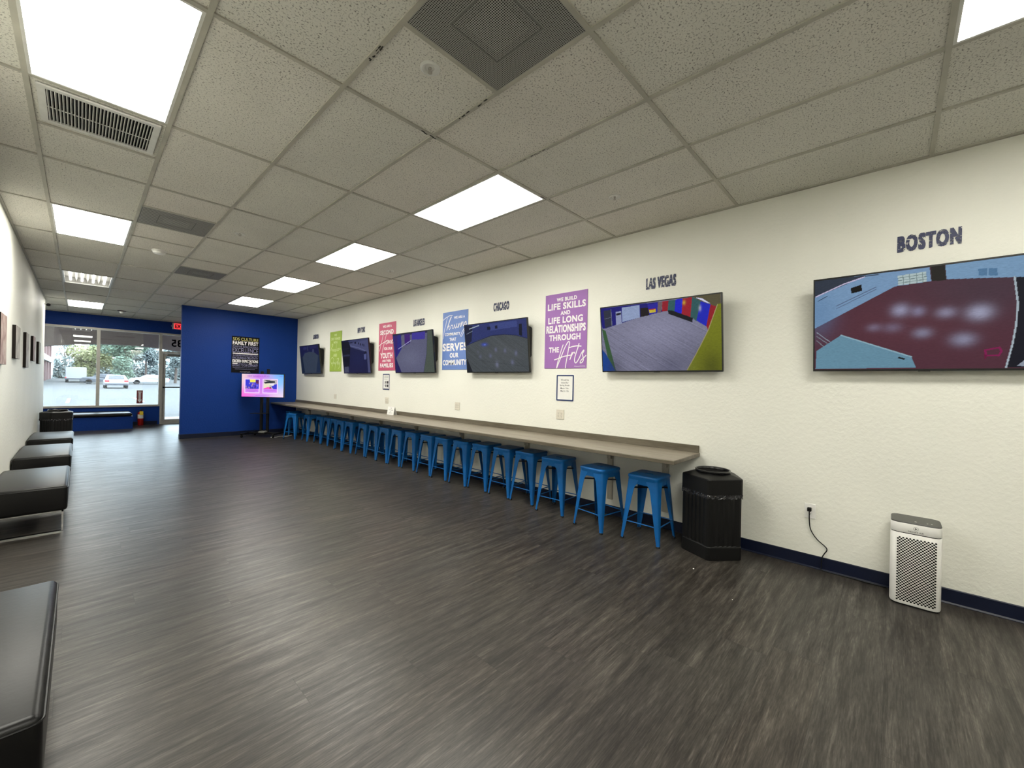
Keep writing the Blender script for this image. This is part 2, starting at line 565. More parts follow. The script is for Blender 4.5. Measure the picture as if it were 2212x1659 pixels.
def paint(spec, nx, ny):
    u, v = np.meshgrid((np.arange(nx) + 0.0) / (nx - 1), (np.arange(ny) + 0.0) / (ny - 1))
    A = np.zeros((ny, nx, 3))
    asp = nx / ny
    for op in spec:
        k = op[0]
        if k == 'F': A[:] = lin(op[1])
        elif k == 'G':   # gradient between four corners
            c = [lin(x) for x in op[1]]
            A[:] = (c[0]*((1-u)*(1-v))[..., None] + c[1]*(u*(1-v))[..., None] + c[2]*((1-u)*v)[..., None] + c[3]*(u*v)[..., None])
        elif k == 'P':
            pts = op[2]; ins = np.zeros(u.shape, bool); j = len(pts) - 1
            for i in range(len(pts)):
                xi, yi = pts[i]; xj, yj = pts[j]
                if yi != yj:
                    ins ^= ((yi > v) != (yj > v)) & (u < (xj - xi) * (v - yi) / (yj - yi) + xi)
                j = i
            A[ins] = lin(op[1])
        elif k == 'B':
            (cu, cv), ru, rv, al = op[2], op[3], op[4], op[5]
            g = 0.72 * al * np.exp(-(((u-cu)/ru)**2 + ((v-cv)/rv)**2) * 1.6)
            A = A * (1 - g[..., None]) + lin(op[1]) * g[..., None]
        elif k == 'L':
            pts = op[2]
            for (x0, y0), (x1, y1) in zip(pts[:-1], pts[1:]):
                dx, dy = (x1-x0)*asp, y1-y0; L2 = dx*dx + dy*dy + 1e-12
                t = np.clip(((u-x0)*asp*dx + (v-y0)*dy) / L2, 0, 1)
                d = np.hypot((u-x0)*asp - t*dx, v-y0 - t*dy)
                A[d < op[3]/2] = lin(op[1])
        elif k == 'NOISE':
            q = rng.normal(0, 1, u.shape)
            q = (q + np.roll(q, 1, 1) + np.roll(q, 2, 1) + np.roll(q, -1, 1)) / 2.0
            A = A * np.clip(1 + op[1] * q, 0.4, 1.8)[..., None]
        elif k == 'STREAK':
            for i in range(260):
                x0 = rng.uniform(-0.3, 1.1); s = rng.uniform(0.6, 1.35); y0 = rng.uniform(0.1, 0.9); ln = rng.uniform(0.2, 0.5)
                t = np.clip((v - y0) / ln, 0, 1)
                d = np.abs(u - (x0 + t*ln*0.9))
                mk = (d < rng.uniform(0.0012, 0.004)) & (v > y0) & (v < y0 + ln)
                A[mk] *= s
    return A

def picture(name, spec, w, h, nx, ny, mat, parent, z):
    A = paint(spec, nx, ny)
    xs = (np.arange(nx) / (nx-1) - 0.5) * w; ys = (0.5 - np.arange(ny) / (ny-1)) * h
    X, Y = np.meshgrid(xs, ys)
    V = np.stack([X, Y, np.full_like(X, z)], -1).reshape(-1, 3)
    idx = np.arange(nx*ny).reshape(ny, nx)
    F = np.stack([idx[1:, :-1], idx[1:, 1:], idx[:-1, 1:], idx[:-1, :-1]], -1).reshape(-1, 4)
    me = bpy.data.meshes.new(name)
    me.from_pydata(V.tolist(), [], F.tolist())
    ca = me.color_attributes.new('picture', 'FLOAT_COLOR', 'POINT')
    ca.data.foreach_set('color', np.concatenate([A.reshape(-1, 3), np.ones((nx*ny, 1))], 1).astype(np.float32).ravel())
    me.materials.append(mat)
    return link(name, me, parent)
# ------------------------------------------------------------------ lettering and screen pictures (local coordinates)
PURPLE = [
  ('WE BUILD', 0.014, 0.386, 0.300, 0.047),
  ('LIFE SKILLS', 0.008, 0.305, 0.563, 0.083),
  ('AND', -0.002, 0.218, 0.142, 0.049),
  ('LIFE LONG', -0.005, 0.134, 0.516, 0.081),
  ('RELATIONSHIPS', 0.002, 0.026, 0.585, 0.095),
  ('THROUGH', -0.009, -0.082, 0.468, 0.076),
  ('THE', -0.165, -0.231, 0.157, 0.066),
  ('~', 0.221, -0.439, 0.156, 0.016),
]
PURPLE_S = [
  [(-0.023,-0.171), (-0.042,-0.216), (-0.072,-0.299), (-0.102,-0.390), (-0.117,-0.462)],
  [(-0.117,-0.462), (-0.082,-0.384), (-0.033,-0.281), (0.005,-0.205), (0.043,-0.149), (0.062,-0.140), (0.071,-0.157), (0.060,-0.214), (0.043,-0.303), (0.022,-0.412), (0.016,-0.464)],
  [(-0.156,-0.356), (-0.095,-0.341), (-0.024,-0.320), (0.055,-0.307), (0.094,-0.302), (0.114,-0.267)],
  [(0.114,-0.267), (0.098,-0.311), (0.080,-0.359), (0.098,-0.318), (0.124,-0.280), (0.143,-0.272), (0.147,-0.288)],
  [(0.208,-0.167), (0.194,-0.214), (0.166,-0.288), (0.148,-0.351), (0.151,-0.383), (0.165,-0.399), (0.187,-0.383), (0.216,-0.340), (0.244,-0.285), (0.273,-0.252), (0.277,-0.264), (0.259,-0.291), (0.267,-0.329), (0.272,-0.367), (0.254,-0.394), (0.229,-0.400), (0.239,-0.372), (0.275,-0.342), (0.311,-0.312)],
  [(0.064,-0.214), (0.122,-0.201), (0.182,-0.197), (0.242,-0.203)],
]
BLUE = [
  ('WE ARE A', 0.107, 0.360, 0.267, 0.041),
  ('COMMUNITY', -0.057, 0.104, 0.388, 0.047),
  ('THAT', -0.045, 0.020, 0.168, 0.052),
  ('SERVES', 0.004, -0.102, 0.613, 0.125),
  ('OUR', -0.006, -0.234, 0.217, 0.077),
  ('COMMUNITY', 0.003, -0.348, 0.590, 0.089),
]
BLUE_S = [
  [(-0.304,0.342), (-0.249,0.370), (-0.186,0.390), (-0.124,0.403), (-0.062,0.400)],
  [(-0.191,0.390), (-0.206,0.346), (-0.230,0.270), (-0.264,0.181), (-0.287,0.083), (-0.296,0.038)],
  [(-0.205,0.170), (-0.175,0.233), (-0.131,0.313), (-0.092,0.371), (-0.097,0.380), (-0.132,0.333), (-0.171,0.252), (-0.205,0.176), (-0.185,0.207), (-0.155,0.237), (-0.139,0.239), (-0.148,0.204), (-0.137,0.181), (-0.117,0.195), (-0.093,0.239), (-0.088,0.251), (-0.077,0.241), (-0.052,0.245), (-0.061,0.207), (-0.045,0.187), (-0.020,0.207), (-0.006,0.251), (0.005,0.212), (0.021,0.191), (0.040,0.228), (0.054,0.265), (0.045,0.215), (0.061,0.201), (0.085,0.224), (0.091,0.262), (0.081,0.193), (0.109,0.241), (0.133,0.264), (0.135,0.220), (0.145,0.200), (0.164,0.230), (0.167,0.280), (0.154,0.218), (0.182,0.260), (0.201,0.277), (0.203,0.227), (0.217,0.213), (0.240,0.249), (0.273,0.277), (0.249,0.273), (0.236,0.243), (0.251,0.217), (0.274,0.240), (0.283,0.270), (0.261,0.197), (0.225,0.125), (0.179,0.060), (0.155,0.058), (0.159,0.086), (0.205,0.145), (0.261,0.197), (0.293,0.244)],
]
PINK = [
  ('WE ARE A', -0.003, 0.393, 0.328, 0.049),
  ('SECOND', -0.013, 0.278, 0.495, 0.088),
  ('FOR OUR', 0.049, -0.039, 0.306, 0.056),
  ('YOUTH', -0.017, -0.173, 0.448, 0.108),
  ('AND THEIR', -0.005, -0.273, 0.316, 0.044),
  ('FAMILIES', -0.005, -0.363, 0.484, 0.082),
]
PINK_S = [
  [(-0.144,0.235), (-0.180,0.148), (-0.236,0.028), (-0.272,-0.087)],
  [(-0.025,0.240), (-0.079,0.115), (-0.140,-0.017), (-0.176,-0.118)],
  [(-0.306,0.021), (-0.223,0.055), (-0.118,0.083), (-0.026,0.105)],
  [(-0.001,0.118), (-0.033,0.106), (-0.041,0.066), (-0.018,0.048), (0.014,0.076), (0.002,0.111), (0.044,0.118), (0.034,0.055), (0.064,0.100), (0.083,0.113), (0.081,0.059), (0.109,0.098), (0.128,0.113), (0.130,0.063), (0.149,0.059), (0.167,0.081), (0.204,0.106), (0.197,0.123), (0.172,0.101), (0.168,0.061), (0.193,0.053), (0.230,0.071)],
]
GREEN = [
  ('WE', -0.012, 0.380, 0.146, 0.055),
  ('DO THINGS', -0.001, 0.294, 0.471, 0.062),
  ('WITH', -0.015, 0.209, 0.201, 0.055),
  ('AND', -0.019, -0.086, 0.189, 0.068),
]
GREEN_S = [
  [(-0.213,0.151), (-0.175,0.183), (-0.141,0.154), (-0.203,0.102), (-0.273,0.029)],
  [(-0.175,0.183), (-0.196,0.116), (-0.215,0.020)],
  [(-0.191,0.026), (-0.152,0.052), (-0.128,0.044), (-0.150,0.018), (-0.118,0.010), (-0.088,0.049), (-0.056,0.048), (-0.078,0.015), (-0.038,0.006), (-0.017,0.046), (0.007,0.038), (-0.007,0.005), (0.024,0.011), (0.040,0.172)],
  [(0.046,0.050), (0.087,0.008), (0.115,0.061), (0.154,0.059), (0.125,0.020), (0.171,0.025), (0.184,0.071), (0.216,0.043), (0.247,0.035), (0.275,0.074)],
  [(-0.093,-0.176), (-0.159,-0.133), (-0.230,-0.165), (-0.252,-0.227), (-0.193,-0.269), (-0.113,-0.250), (-0.076,-0.190), (-0.101,-0.169)],
  [(-0.209,-0.269), (-0.125,-0.339)],
  [(-0.127,-0.291), (-0.073,-0.251), (-0.064,-0.292), (-0.026,-0.252), (-0.000,-0.294), (0.051,-0.227), (0.016,-0.301), (-0.010,-0.422)],
  [(0.062,-0.281), (0.122,-0.235), (0.109,-0.302), (0.179,-0.156), (0.141,-0.323)],
  [(0.080,-0.180), (0.179,-0.156)],
  [(0.184,-0.257), (0.202,-0.304), (0.260,-0.245), (0.220,-0.357), (0.176,-0.404)],
]
BLACKP = [
  ('SDS CULTURE', -0.001, 0.382, 0.544, 0.073),
  ('FAMILY FIRST', -0.002, 0.286, 0.551, 0.093),
  ('POSITIVE ROLE MODELS', -0.002, 0.195, 0.548, 0.049),
  ('EXCELLENCE', -0.003, 0.107, 0.550, 0.108),
  ('|', -0.001, 0.026, 0.548, 0.024),
  ('ALL CHILDREN HAVE GOD GIVEN WORTH', -0.001, -0.020, 0.547, 0.039),
  ('ENCOURAGE CREATIVITY', -0.000, -0.083, 0.548, 0.056),
  ('EXCEED EXPECTATIONS', -0.001, -0.161, 0.553, 0.071),
  ('|', -0.223, -0.223, 0.109, 0.019),
  ('|', 0.107, -0.221, 0.064, 0.020),
  ('~', -0.045, -0.222, 0.214, 0.015),
  ('~', 0.212, -0.221, 0.111, 0.012),
  ('GIVE BACK TO OUR COMMUNITY', -0.004, -0.269, 0.550, 0.056),
  ('~', -0.001, -0.324, 0.535, 0.015),
  ('~', -0.008, -0.361, 0.430, 0.015),
  ('~', -0.005, -0.429, 0.219, 0.032),
]
SCR_BOSTON = [
  ('F',(86,50,62)),
  ('B',(66,60,72),(0.715,0.290),0.35,0.35,0.8),
  ('B',(105,58,66),(0.430,0.545),0.4,0.3,0.5),
  ('P',(126,160,196),[(-0.009,-0.005),(0.231,-0.002),(0.510,0.002),(0.518,0.139),(0.381,0.150),(0.367,0.157),(-0.002,0.531)]),
  ('B',(92,130,172),(0.026,0.365),0.1,0.3,0.6),
  ('P',(52,60,74),[(-0.009,-0.017),(0.333,0.012),(0.232,0.018),(-0.003,0.184)]),
  ('L',(205,195,225),[(0.006,0.173),(0.145,0.066),(0.237,0.019)],0.012),
  ('P',(20,18,16),[(0.176,0.120),(0.226,0.093),(0.228,0.161),(0.179,0.178)]),
  ('L',(90,105,135),[(0.109,0.297),(0.291,0.138)],0.008),
  ('L',(90,105,135),[(0.109,0.326),(0.292,0.160)],0.006),
  ('L',(30,40,60),[(0.017,0.224),(0.062,0.180)],0.006),
  ('P',(186,205,206),[(0.383,0.048),(0.497,0.039),(0.501,0.139),(0.386,0.146)]),
  ('L',(120,140,140),[(0.383,0.072),(0.499,0.063)],0.006),
  ('L',(120,140,140),[(0.383,0.099),(0.499,0.089)],0.006),
  ('L',(120,140,140),[(0.385,0.124),(0.500,0.115)],0.006),
  ('L',(120,140,140),[(0.405,0.049),(0.408,0.143)],0.005),
  ('L',(120,140,140),[(0.431,0.047),(0.434,0.143)],0.005),
  ('L',(120,140,140),[(0.459,0.044),(0.462,0.142)],0.005),
  ('L',(120,140,140),[(0.482,0.043),(0.486,0.141)],0.005),
  ('P',(40,38,34),[(0.514,-0.007),(0.568,-0.006),(0.575,0.146),(0.520,0.139)]),
  ('P',(126,162,196),[(0.569,-0.010),(0.981,-0.027),(0.986,0.218),(0.576,0.136)]),
  ('P',(88,128,165),[(0.689,0.075),(0.719,0.077),(0.720,0.143),(0.690,0.135)]),
  ('P',(88,128,165),[(0.724,0.079),(0.754,0.086),(0.755,0.153),(0.726,0.145)]),
  ('B',(178,182,215),(0.397,0.398),0.045,0.075,0.9),
  ('B',(160,160,195),(0.469,0.422),0.035,0.06,0.75),
  ('B',(170,170,200),(0.578,0.453),0.045,0.06,0.8),
  ('B',(190,195,225),(0.699,0.474),0.055,0.085,0.95),
  ('B',(150,145,175),(0.285,0.558),0.04,0.05,0.6),
  ('B',(140,135,165),(0.366,0.569),0.05,0.06,0.6),
  ('B',(160,165,195),(0.489,0.639),0.045,0.06,0.75),
  ('B',(165,170,200),(0.644,0.719),0.055,0.075,0.85),
  ('P',(26,26,36),[(0.811,0.181),(0.825,0.412),(0.823,0.602),(0.814,0.775),(0.796,0.989),(1.063,0.993),(1.047,0.248)]),
  ('L',(175,190,200),[(0.811,0.181),(0.825,0.412),(0.823,0.602),(0.814,0.775),(0.796,0.989)],0.012),
  ('P',(150,160,175),[(0.831,0.975),(0.855,0.922),(0.936,0.935),(0.937,0.991)]),
  ('P',(108,150,172),[(0.010,0.784),(0.132,0.620),(0.447,0.874),(0.467,0.984),(0.005,0.989)]),
  ('L',(150,185,200),[(0.132,0.620),(0.447,0.874)],0.012),
  ('L',(25,30,35),[(0.396,0.880),(0.417,0.894)],0.016),
  ('L',(150,160,175),[(0.010,0.575),(0.077,0.686)],0.007),
  ('L',(130,140,150),[(0.010,0.618),(0.064,0.703)],0.007),
  ('L',(130,140,150),[(0.010,0.667),(0.044,0.732)],0.007),
  ('L',(135,30,85),[(0.723,0.827),(0.771,0.805),(0.779,0.840),(0.770,0.879),(0.727,0.877),(0.723,0.827)],0.014),
  ('P',(110,22,66),[(0.719,0.857),(0.731,0.879),(0.724,0.922)]),
  ('NOISE',0.045),
]
SCR_VEGAS = [
  ('F',(128,128,152)),
  ('STREAK',),
  ('B',(160,160,188),(0.474,0.414),0.35,0.3,0.7),
  ('B',(95,95,115),(0.819,0.839),0.25,0.3,0.6),
  ('P',(30,28,120),[(-0.018,-0.001),(0.536,0.007),(0.563,0.153),(0.373,0.197),(0.047,0.317),(0.008,0.320)]),
  ('P',(48,52,70),[(0.026,0.041),(0.098,0.038),(0.105,0.286),(0.036,0.315)]),
  ('L',(130,135,160),[(0.100,0.030),(0.106,0.291)],0.008),
  ('L',(110,115,140),[(0.034,0.170),(0.103,0.156)],0.006),
  ('P',(152,160,195),[(0.145,0.080),(0.198,0.074),(0.201,0.267),(0.146,0.285)]),
  ('P',(20,20,40),[(0.150,0.106),(0.196,0.098),(0.196,0.127),(0.151,0.139)]),
  ('P',(152,168,205),[(0.204,0.026),(0.368,0.018),(0.368,0.201),(0.205,0.247)]),
  ('P',(34,28,30),[(0.375,0.067),(0.442,0.072),(0.452,0.184),(0.373,0.197)]),
  ('P',(42,38,160),[(0.438,0.025),(0.527,0.020),(0.525,0.158),(0.452,0.179)]),
  ('P',(170,50,45),[(0.447,0.097),(0.506,0.093),(0.507,0.108),(0.449,0.113)]),
  ('P',(210,190,60),[(0.449,0.113),(0.507,0.108),(0.508,0.152),(0.455,0.153)]),
  ('P',(115,95,100),[(0.527,0.012),(0.565,0.010),(0.549,0.162),(0.520,0.160)]),
  ('P',(152,30,45),[(0.563,0.010),(0.614,0.008),(0.606,0.153),(0.557,0.151)]),
  ('P',(50,95,98),[(0.613,0.008),(0.671,0.006),(0.660,0.190),(0.604,0.150)]),
  ('P',(30,35,205),[(0.669,0.006),(0.726,0.003),(0.715,0.230),(0.658,0.182)]),
  ('P',(160,32,48),[(0.724,0.003),(0.796,-0.002),(0.781,0.266),(0.713,0.222)]),
  ('P',(50,92,95),[(0.795,-0.003),(0.860,0.069),(0.825,0.328),(0.780,0.260)]),
  ('P',(32,40,190),[(0.858,0.069),(0.930,0.116),(0.896,0.411),(0.824,0.321)]),
  ('P',(150,32,42),[(0.928,0.116),(0.973,0.149),(0.908,0.463),(0.895,0.404)]),
  ('P',(92,86,62),[(0.791,-0.011),(0.997,-0.012),(0.999,0.175),(0.970,0.162),(0.858,0.069)]),
  ('P',(225,225,250),[(0.819,0.010),(0.867,0.031),(0.924,0.111),(0.905,0.103)]),
  ('B',(220,190,60),(0.734,0.061),0.014,0.035,1.0),
  ('B',(215,215,215),(0.851,0.160),0.012,0.045,0.8),
  ('P',(24,24,30),[(0.606,0.142),(0.641,0.152),(0.798,0.280),(0.793,0.341),(0.610,0.192)]),
  ('P',(122,128,32),[(0.975,0.129),(1.015,0.123),(1.009,1.003),(0.746,1.001),(0.819,0.766),(0.906,0.462)]),
  ('L',(170,160,110),[(0.975,0.136),(0.906,0.469),(0.819,0.766),(0.746,0.994)],0.01),
  ('P',(60,95,60),[(0.002,0.319),(0.040,0.359),(0.130,0.996),(0.075,0.996)]),
  ('P',(24,70,150),[(-0.011,0.629),(0.032,0.718),(0.125,0.996),(-0.015,1.013)]),
  ('B',(60,62,24),(0.93,0.98),0.12,0.35,0.9),
  ('B',(52,54,70),(0.12,0.98),0.10,0.25,0.7),
  ('B',(70,72,96),(0.62,0.95),0.16,0.2,0.6),
  ('NOISE',0.06),
]
SCR_CHICAGO = [
  ('F',(76,82,86)),
  ('STREAK',),
  ('B',(92,96,100),(0.647,0.596),0.4,0.3,0.6),
  ('P',(46,56,112),[(-0.008,-0.007),(1.022,-0.009),(1.012,0.380),(0.846,0.297),(0.663,0.259),(0.451,0.260),(0.222,0.332),(0.007,0.441)]),
  ('P',(30,34,60),[(-0.009,0.002),(0.145,0.015),(0.111,0.340),(0.007,0.441)]),
  ('P',(62,74,135),[(0.434,0.022),(0.858,0.021),(0.866,0.136),(0.442,0.162)]),
  ('P',(20,24,40),[(0.887,0.090),(0.931,0.090),(0.928,0.323),(0.885,0.301)]),
  ('P',(20,26,50),[(0.395,0.077),(0.446,0.076),(0.450,0.137),(0.396,0.136)]),
  ('P',(20,26,50),[(0.525,0.070),(0.561,0.068),(0.561,0.130),(0.525,0.130)]),
  ('L',(30,36,75),[(0.025,0.415),(0.451,0.263),(0.662,0.262),(0.846,0.300),(1.006,0.379)],0.012),
  ('L',(170,185,200),[(0.085,0.080),(0.254,0.031)],0.02),
  ('L',(130,145,165),[(0.030,0.183),(0.138,0.132)],0.012),
  ('L',(60,70,110),[(0.149,0.234),(0.175,0.328)],0.006),
  ('L',(60,70,110),[(0.260,0.193),(0.278,0.284)],0.006),
  ('B',(50,75,200),(0.331,0.432),0.06,0.04,1.0),
  ('B',(130,150,230),(0.339,0.437),0.02,0.015,0.9),
  ('B',(120,125,160),(0.516,0.553),0.025,0.05,0.8),
  ('B',(115,120,155),(0.661,0.580),0.025,0.05,0.8),
  ('B',(120,125,160),(0.825,0.642),0.025,0.06,0.8),
  ('B',(110,115,150),(0.423,0.670),0.028,0.05,0.8),
  ('B',(105,110,140),(0.250,0.678),0.028,0.05,0.7),
  ('B',(130,135,165),(0.523,0.849),0.03,0.07,0.9),
  ('B',(120,125,160),(0.765,0.814),0.03,0.06,0.8),
  ('B',(100,105,125),(0.216,0.577),0.02,0.03,0.7),
  ('L',(60,65,72),[(0.199,0.749),(0.997,0.911)],0.006),
  ('L',(60,65,72),[(0.270,0.878),(0.629,1.02)],0.006),
  ('P',(28,32,40),[(0.009,0.703),(0.105,1.023),(-0.010,1.023)]),
  ('NOISE',0.06),
]
SCR_LA = [
  ('F',(96,97,126)),
  ('B',(120,122,150),(0.432,0.647),0.35,0.3,0.7),
  ('P',(36,36,70),[(-0.022,-0.017),(1.021,-0.027),(1.015,0.064),(0.894,0.049),(0.504,0.044),(0.021,0.079)]),
  ('P',(36,34,130),[(-0.001,0.031),(0.224,0.023),(0.219,0.368),(0.050,0.607),(0.023,0.628)]),
  ('P',(50,24,110),[(0.025,0.034),(0.125,0.034),(0.085,0.494),(0.039,0.583)]),
  ('P',(62,22,118),[(0.315,0.022),(0.465,0.018),(0.453,0.255),(0.308,0.309)]),
  ('P',(64,54,158),[(0.518,0.014),(0.844,0.012),(0.825,0.190),(0.504,0.178)]),
  ('P',(98,100,120),[(0.235,0.035),(0.314,0.033),(0.305,0.375),(0.217,0.395)]),
  ('L',(165,165,210),[(0.125,0.379),(0.481,0.193)],0.018),
  ('P',(78,88,80),[(0.897,0.008),(1.020,-0.017),(1.018,1.001),(0.739,1.000),(0.835,0.561)]),
  ('L',(50,55,75),[(0.896,0.018),(0.841,0.540),(0.739,1.000)],0.01),
  ('P',(34,30,90),[(0.018,0.536),(0.086,0.768),(0.165,0.998),(-0.012,1.020)]),
  ('NOISE',0.06),
]
SCR_NY = [
  ('F',(22,25,66)),
  ('B',(30,36,84),(0.593,0.596),0.3,0.3,0.6),
  ('P',(74,78,118),[(0.277,0.019),(1.013,-0.026),(1.050,1.02),(0.915,0.989),(0.926,0.398),(0.306,0.196)]),
  ('P',(60,64,104),[(0.279,0.007),(0.984,-0.018),(0.985,0.041),(0.285,0.095)]),
  ('L',(110,115,160),[(0.310,0.159),(0.631,0.246),(0.874,0.348)],0.014),
  ('P',(14,16,44),[(0.504,0.071),(0.574,0.066),(0.568,0.120),(0.505,0.126)]),
  ('P',(18,20,50),[(0.641,0.090),(0.679,0.088),(0.672,0.153),(0.638,0.153)]),
  ('P',(18,20,50),[(0.706,0.120),(0.743,0.118),(0.736,0.189),(0.701,0.189)]),
  ('P',(18,20,50),[(0.778,0.139),(0.808,0.136),(0.804,0.200),(0.775,0.200)]),
  ('P',(18,20,50),[(0.828,0.161),(0.857,0.160),(0.857,0.228),(0.828,0.228)]),
  ('P',(18,20,50),[(0.321,0.067),(0.434,0.059),(0.431,0.089),(0.325,0.098)]),
  ('P',(11,13,28),[(-0.008,0.017),(0.292,0.033),(0.338,0.199),(0.233,0.821),(0.007,0.881),(0.002,0.210)]),
  ('P',(38,42,68),[(0.018,0.436),(0.283,0.420),(0.281,0.476),(0.020,0.488)]),
  ('P',(32,36,56),[(0.024,0.244),(0.269,0.231),(0.267,0.249),(0.027,0.264)]),
  ('P',(72,76,98),[(0.032,0.817),(0.202,0.801),(0.189,0.985),(0.019,0.998)]),
  ('P',(14,16,40),[(0.841,0.381),(0.914,0.374),(0.907,0.444),(0.848,0.453)]),
  ('P',(84,90,140),[(0.812,0.450),(0.907,0.444),(0.890,0.609),(0.810,0.605)]),
  ('L',(20,24,60),[(0.914,0.515),(0.806,0.988)],0.02),
  ('NOISE',0.06),
]
SCR_LONDON = [
  ('F',(54,64,80)),
  ('P',(24,26,66),[(-0.014,-0.008),(1.031,-0.020),(1.014,0.400),(0.897,0.351),(0.742,0.255),(0.485,0.224),(0.251,0.268),(0.001,0.513)]),
  ('P',(50,54,86),[(0.415,0.013),(0.471,0.014),(0.458,0.178),(0.406,0.182)]),
  ('P',(60,66,96),[(0.671,0.149),(0.757,0.149),(0.753,0.256),(0.667,0.258)]),
  ('P',(40,42,90),[(0.193,0.039),(0.378,0.036),(0.364,0.127),(0.201,0.137)]),
  ('P',(36,36,80),[(0.556,0.039),(0.900,0.032),(0.887,0.123),(0.566,0.127)]),
  ('B',(26,30,60),(0.412,0.412),0.04,0.03,1.0),
  ('B',(80,88,110),(0.423,0.412),0.015,0.012,0.8),
  ('P',(34,46,70),[(0.961,0.340),(1.032,0.415),(1.036,0.980),(0.767,0.978)]),
  ('P',(24,34,54),[(0.036,0.209),(0.108,0.442),(0.167,0.975),(-0.001,1.02)]),
  ('NOISE',0.06),
]
# ------------------------------------------------------------------ the room shell
def gx(i): return GX + i * T
def gy(j): return GY + j * T

struct(MB().box((-1.4, -4.2, -0.12), (4.3, 16.05, 0.0)).build('floor', M['floor']))
struct(MB().box((XW, -4.2, 0), (XW + 0.2, 16.1, 3.7)).build('wall_right', M['wall']))
w = MB().box((XL - 0.2, -4.2, 0), (XL, 13.75, 3.7))
struct(w.build('wall_left', M['wall']))
struct(MB().box((-1.4, 13.55, 0), (XL - 0.2, 13.75, 3.7)).box((-1.4, 13.75, 0), (-1.2, 16.1, 3.7)).build('wall_alcove', M['wall']))
struct(MB().box((-1.0, -4.4, 0), (4.3, -4.2, 3.7)).build('wall_back', M['wall']))
struct(MB().box((1.585, YB, 0), (XW, YB + 0.12, 3.62)).build('wall_partition', M['blue']))
fw = MB().box((-1.2, YF, 2.72), (4.06, YF + 0.15, 3.7)).box((-1.2, YF, 0), (1.645, YF + 0.15, 0.535)).box((2.70, YF, 0), (4.06, YF + 0.15, 2.72))
struct(fw.build('wall_front', M['blue']))
struct(MB().box((-1.5, -4.5, 3.62), (4.4, 16.1, 3.75)).build('sky_blocking_slab', M['concrete']))  # unseen slab added above the ceiling to keep skylight out of its gaps
# baseboards
struct(MB().prism([(XW - 0.008, 0.012), (XW - 0.008, 0.096), (XW - 0.003, 0.101), (XW, 0.101), (XW, 0), (XW - 0.016, 0), (XW - 0.016, 0.003)], 'y', -4.2, YB).build('baseboard_right', M['navybase']))
struct(MB().box((1.577, YB - 0.009, 0), (XW - 0.017, YB, 0.102)).box((1.577, YB, 0), (1.585, YB + 0.12, 0.102)).build('baseboard_partition', M['navybase']))
struct(MB().box((XL, -4.2, 0), (XL + 0.008, 13.75, 0.101)).build('baseboard_left', M['navybase']))
struct(MB().box((1.06, YF - 0.008, 0), (1.60, YF, 0.102)).build('baseboard_front', M['navybase']))

# suspended ceiling: unit cells on the 2 ft grid, fixtures drop out of it
LIGHTS_R = [(0, 2*k) for k in (-5, -3, -1)]
LIGHTS = [(0, -8), (0, -2), (0, 4), (0, 8), (0, 12), (0, 16), (-4, -8), (-4, -2), (-4, 4), (-4, 10), (-4, 22)]
PARABOLIC = (-4, 16)
MESHVENT = [(-2, 2), (-3, 9), (-2, 13)]
REG = (-4, 6)
skip = set()
for i, j in LIGHTS + [PARABOLIC]: skip |= {(i, j), (i, j + 1)}
for c in MESHVENT: skip.add(c)
tiles = MB()
for i in range(-6, 4):
    for j in range(-7, 27):
        if (i, j) in skip: continue
        x0, x1 = max(gx(i), -1.2), min(gx(i+1), XW)
        y0, y1 = max(gy(j), -4.2), min(gy(j+1), YF)
        if x1 - x0 < 0.004 or y1 - y0 < 0.004: continue
        if x1 <= XL and y1 < 13.7: continue
        tiles.box((x0, y0, ZC + 0.008), (x1, y1, ZC + 0.024))
ceil = struct(tiles.build('ceiling', M['ceiling']))
bars = MB()
hb = 0.012
for i in range(-5, 4):
    x = gx(i)
    y0 = -4.2 if x > XL else 13.75
    bars.box((x - hb, y0, ZC), (min(x + hb, XW - 0.001), YF, ZC + 0.01))
def cross(i0, i1, j):
    bars.box((max(gx(i0), XL if gy(j) < 13.75 else -1.2) + (hb if gx(i0) > XL else 0), gy(j) - hb, ZC), (min(gx(i1), XW) - (hb if i1 < 3.5 else 0), gy(j) + hb, ZC + 0.0095))
for j in range(-6, 27, 2):
    for i in range(-5, 4): cross(i, i + 1, j)
for i, j in ((-2, 3), (-3, 9), (-3, 11), (-2, 13), (-4, 7)): cross(i, i + 1, j)
# wall angle
bars.box((XW - 0.02, -4.2, ZC - 0.001), (XW - 0.0005, YB, ZC + 0.008)).box((XL + 0.0005, -4.2, ZC - 0.001), (XL + 0.02, 13.75, ZC + 0.008))
bars.box((1.585, YB - 0.02, ZC - 0.001), (XW - 0.02, YB - 0.0005, ZC + 0.008)).box((-1.2, YF - 0.02, ZC - 0.001), (XW, YF - 0.0005, ZC + 0.008))
g = bars.build('grid_bars', M['tbar'], ceil)
sc_ = MB()
for (i, j, along, a, b, off) in ((-1, 4, 'y', -0.55, -0.28, -0.004), (0, 4, 'y', -0.5, -0.22, 0.002), (-2, 4, 'y', -0.42, -0.30, 0.004), (-1, 4, 'x', -0.10, 0.02, 0.008), (0, 4, 'x', 0.52, 0.60, 0.006)):
    rr = random.Random(j * 7 + i)
    for q in range(9):
        s = a + (b - a) * rr.random(); ln = 0.008 + 0.02 * rr.random(); wd = 0.0015 + 0.003 * rr.random(); o2 = off + rr.uniform(-0.006, 0.006)
        if along == 'y': sc_.box((gx(i) + o2 - wd, gy(j) + s, ZC - 0.0006), (gx(i) + o2 + wd, gy(j) + s + ln, ZC))
        else: sc_.box((gx(i) + s, gy(j) + o2 - wd, ZC - 0.0006), (gx(i) + s + ln, gy(j) + o2 + wd, ZC))
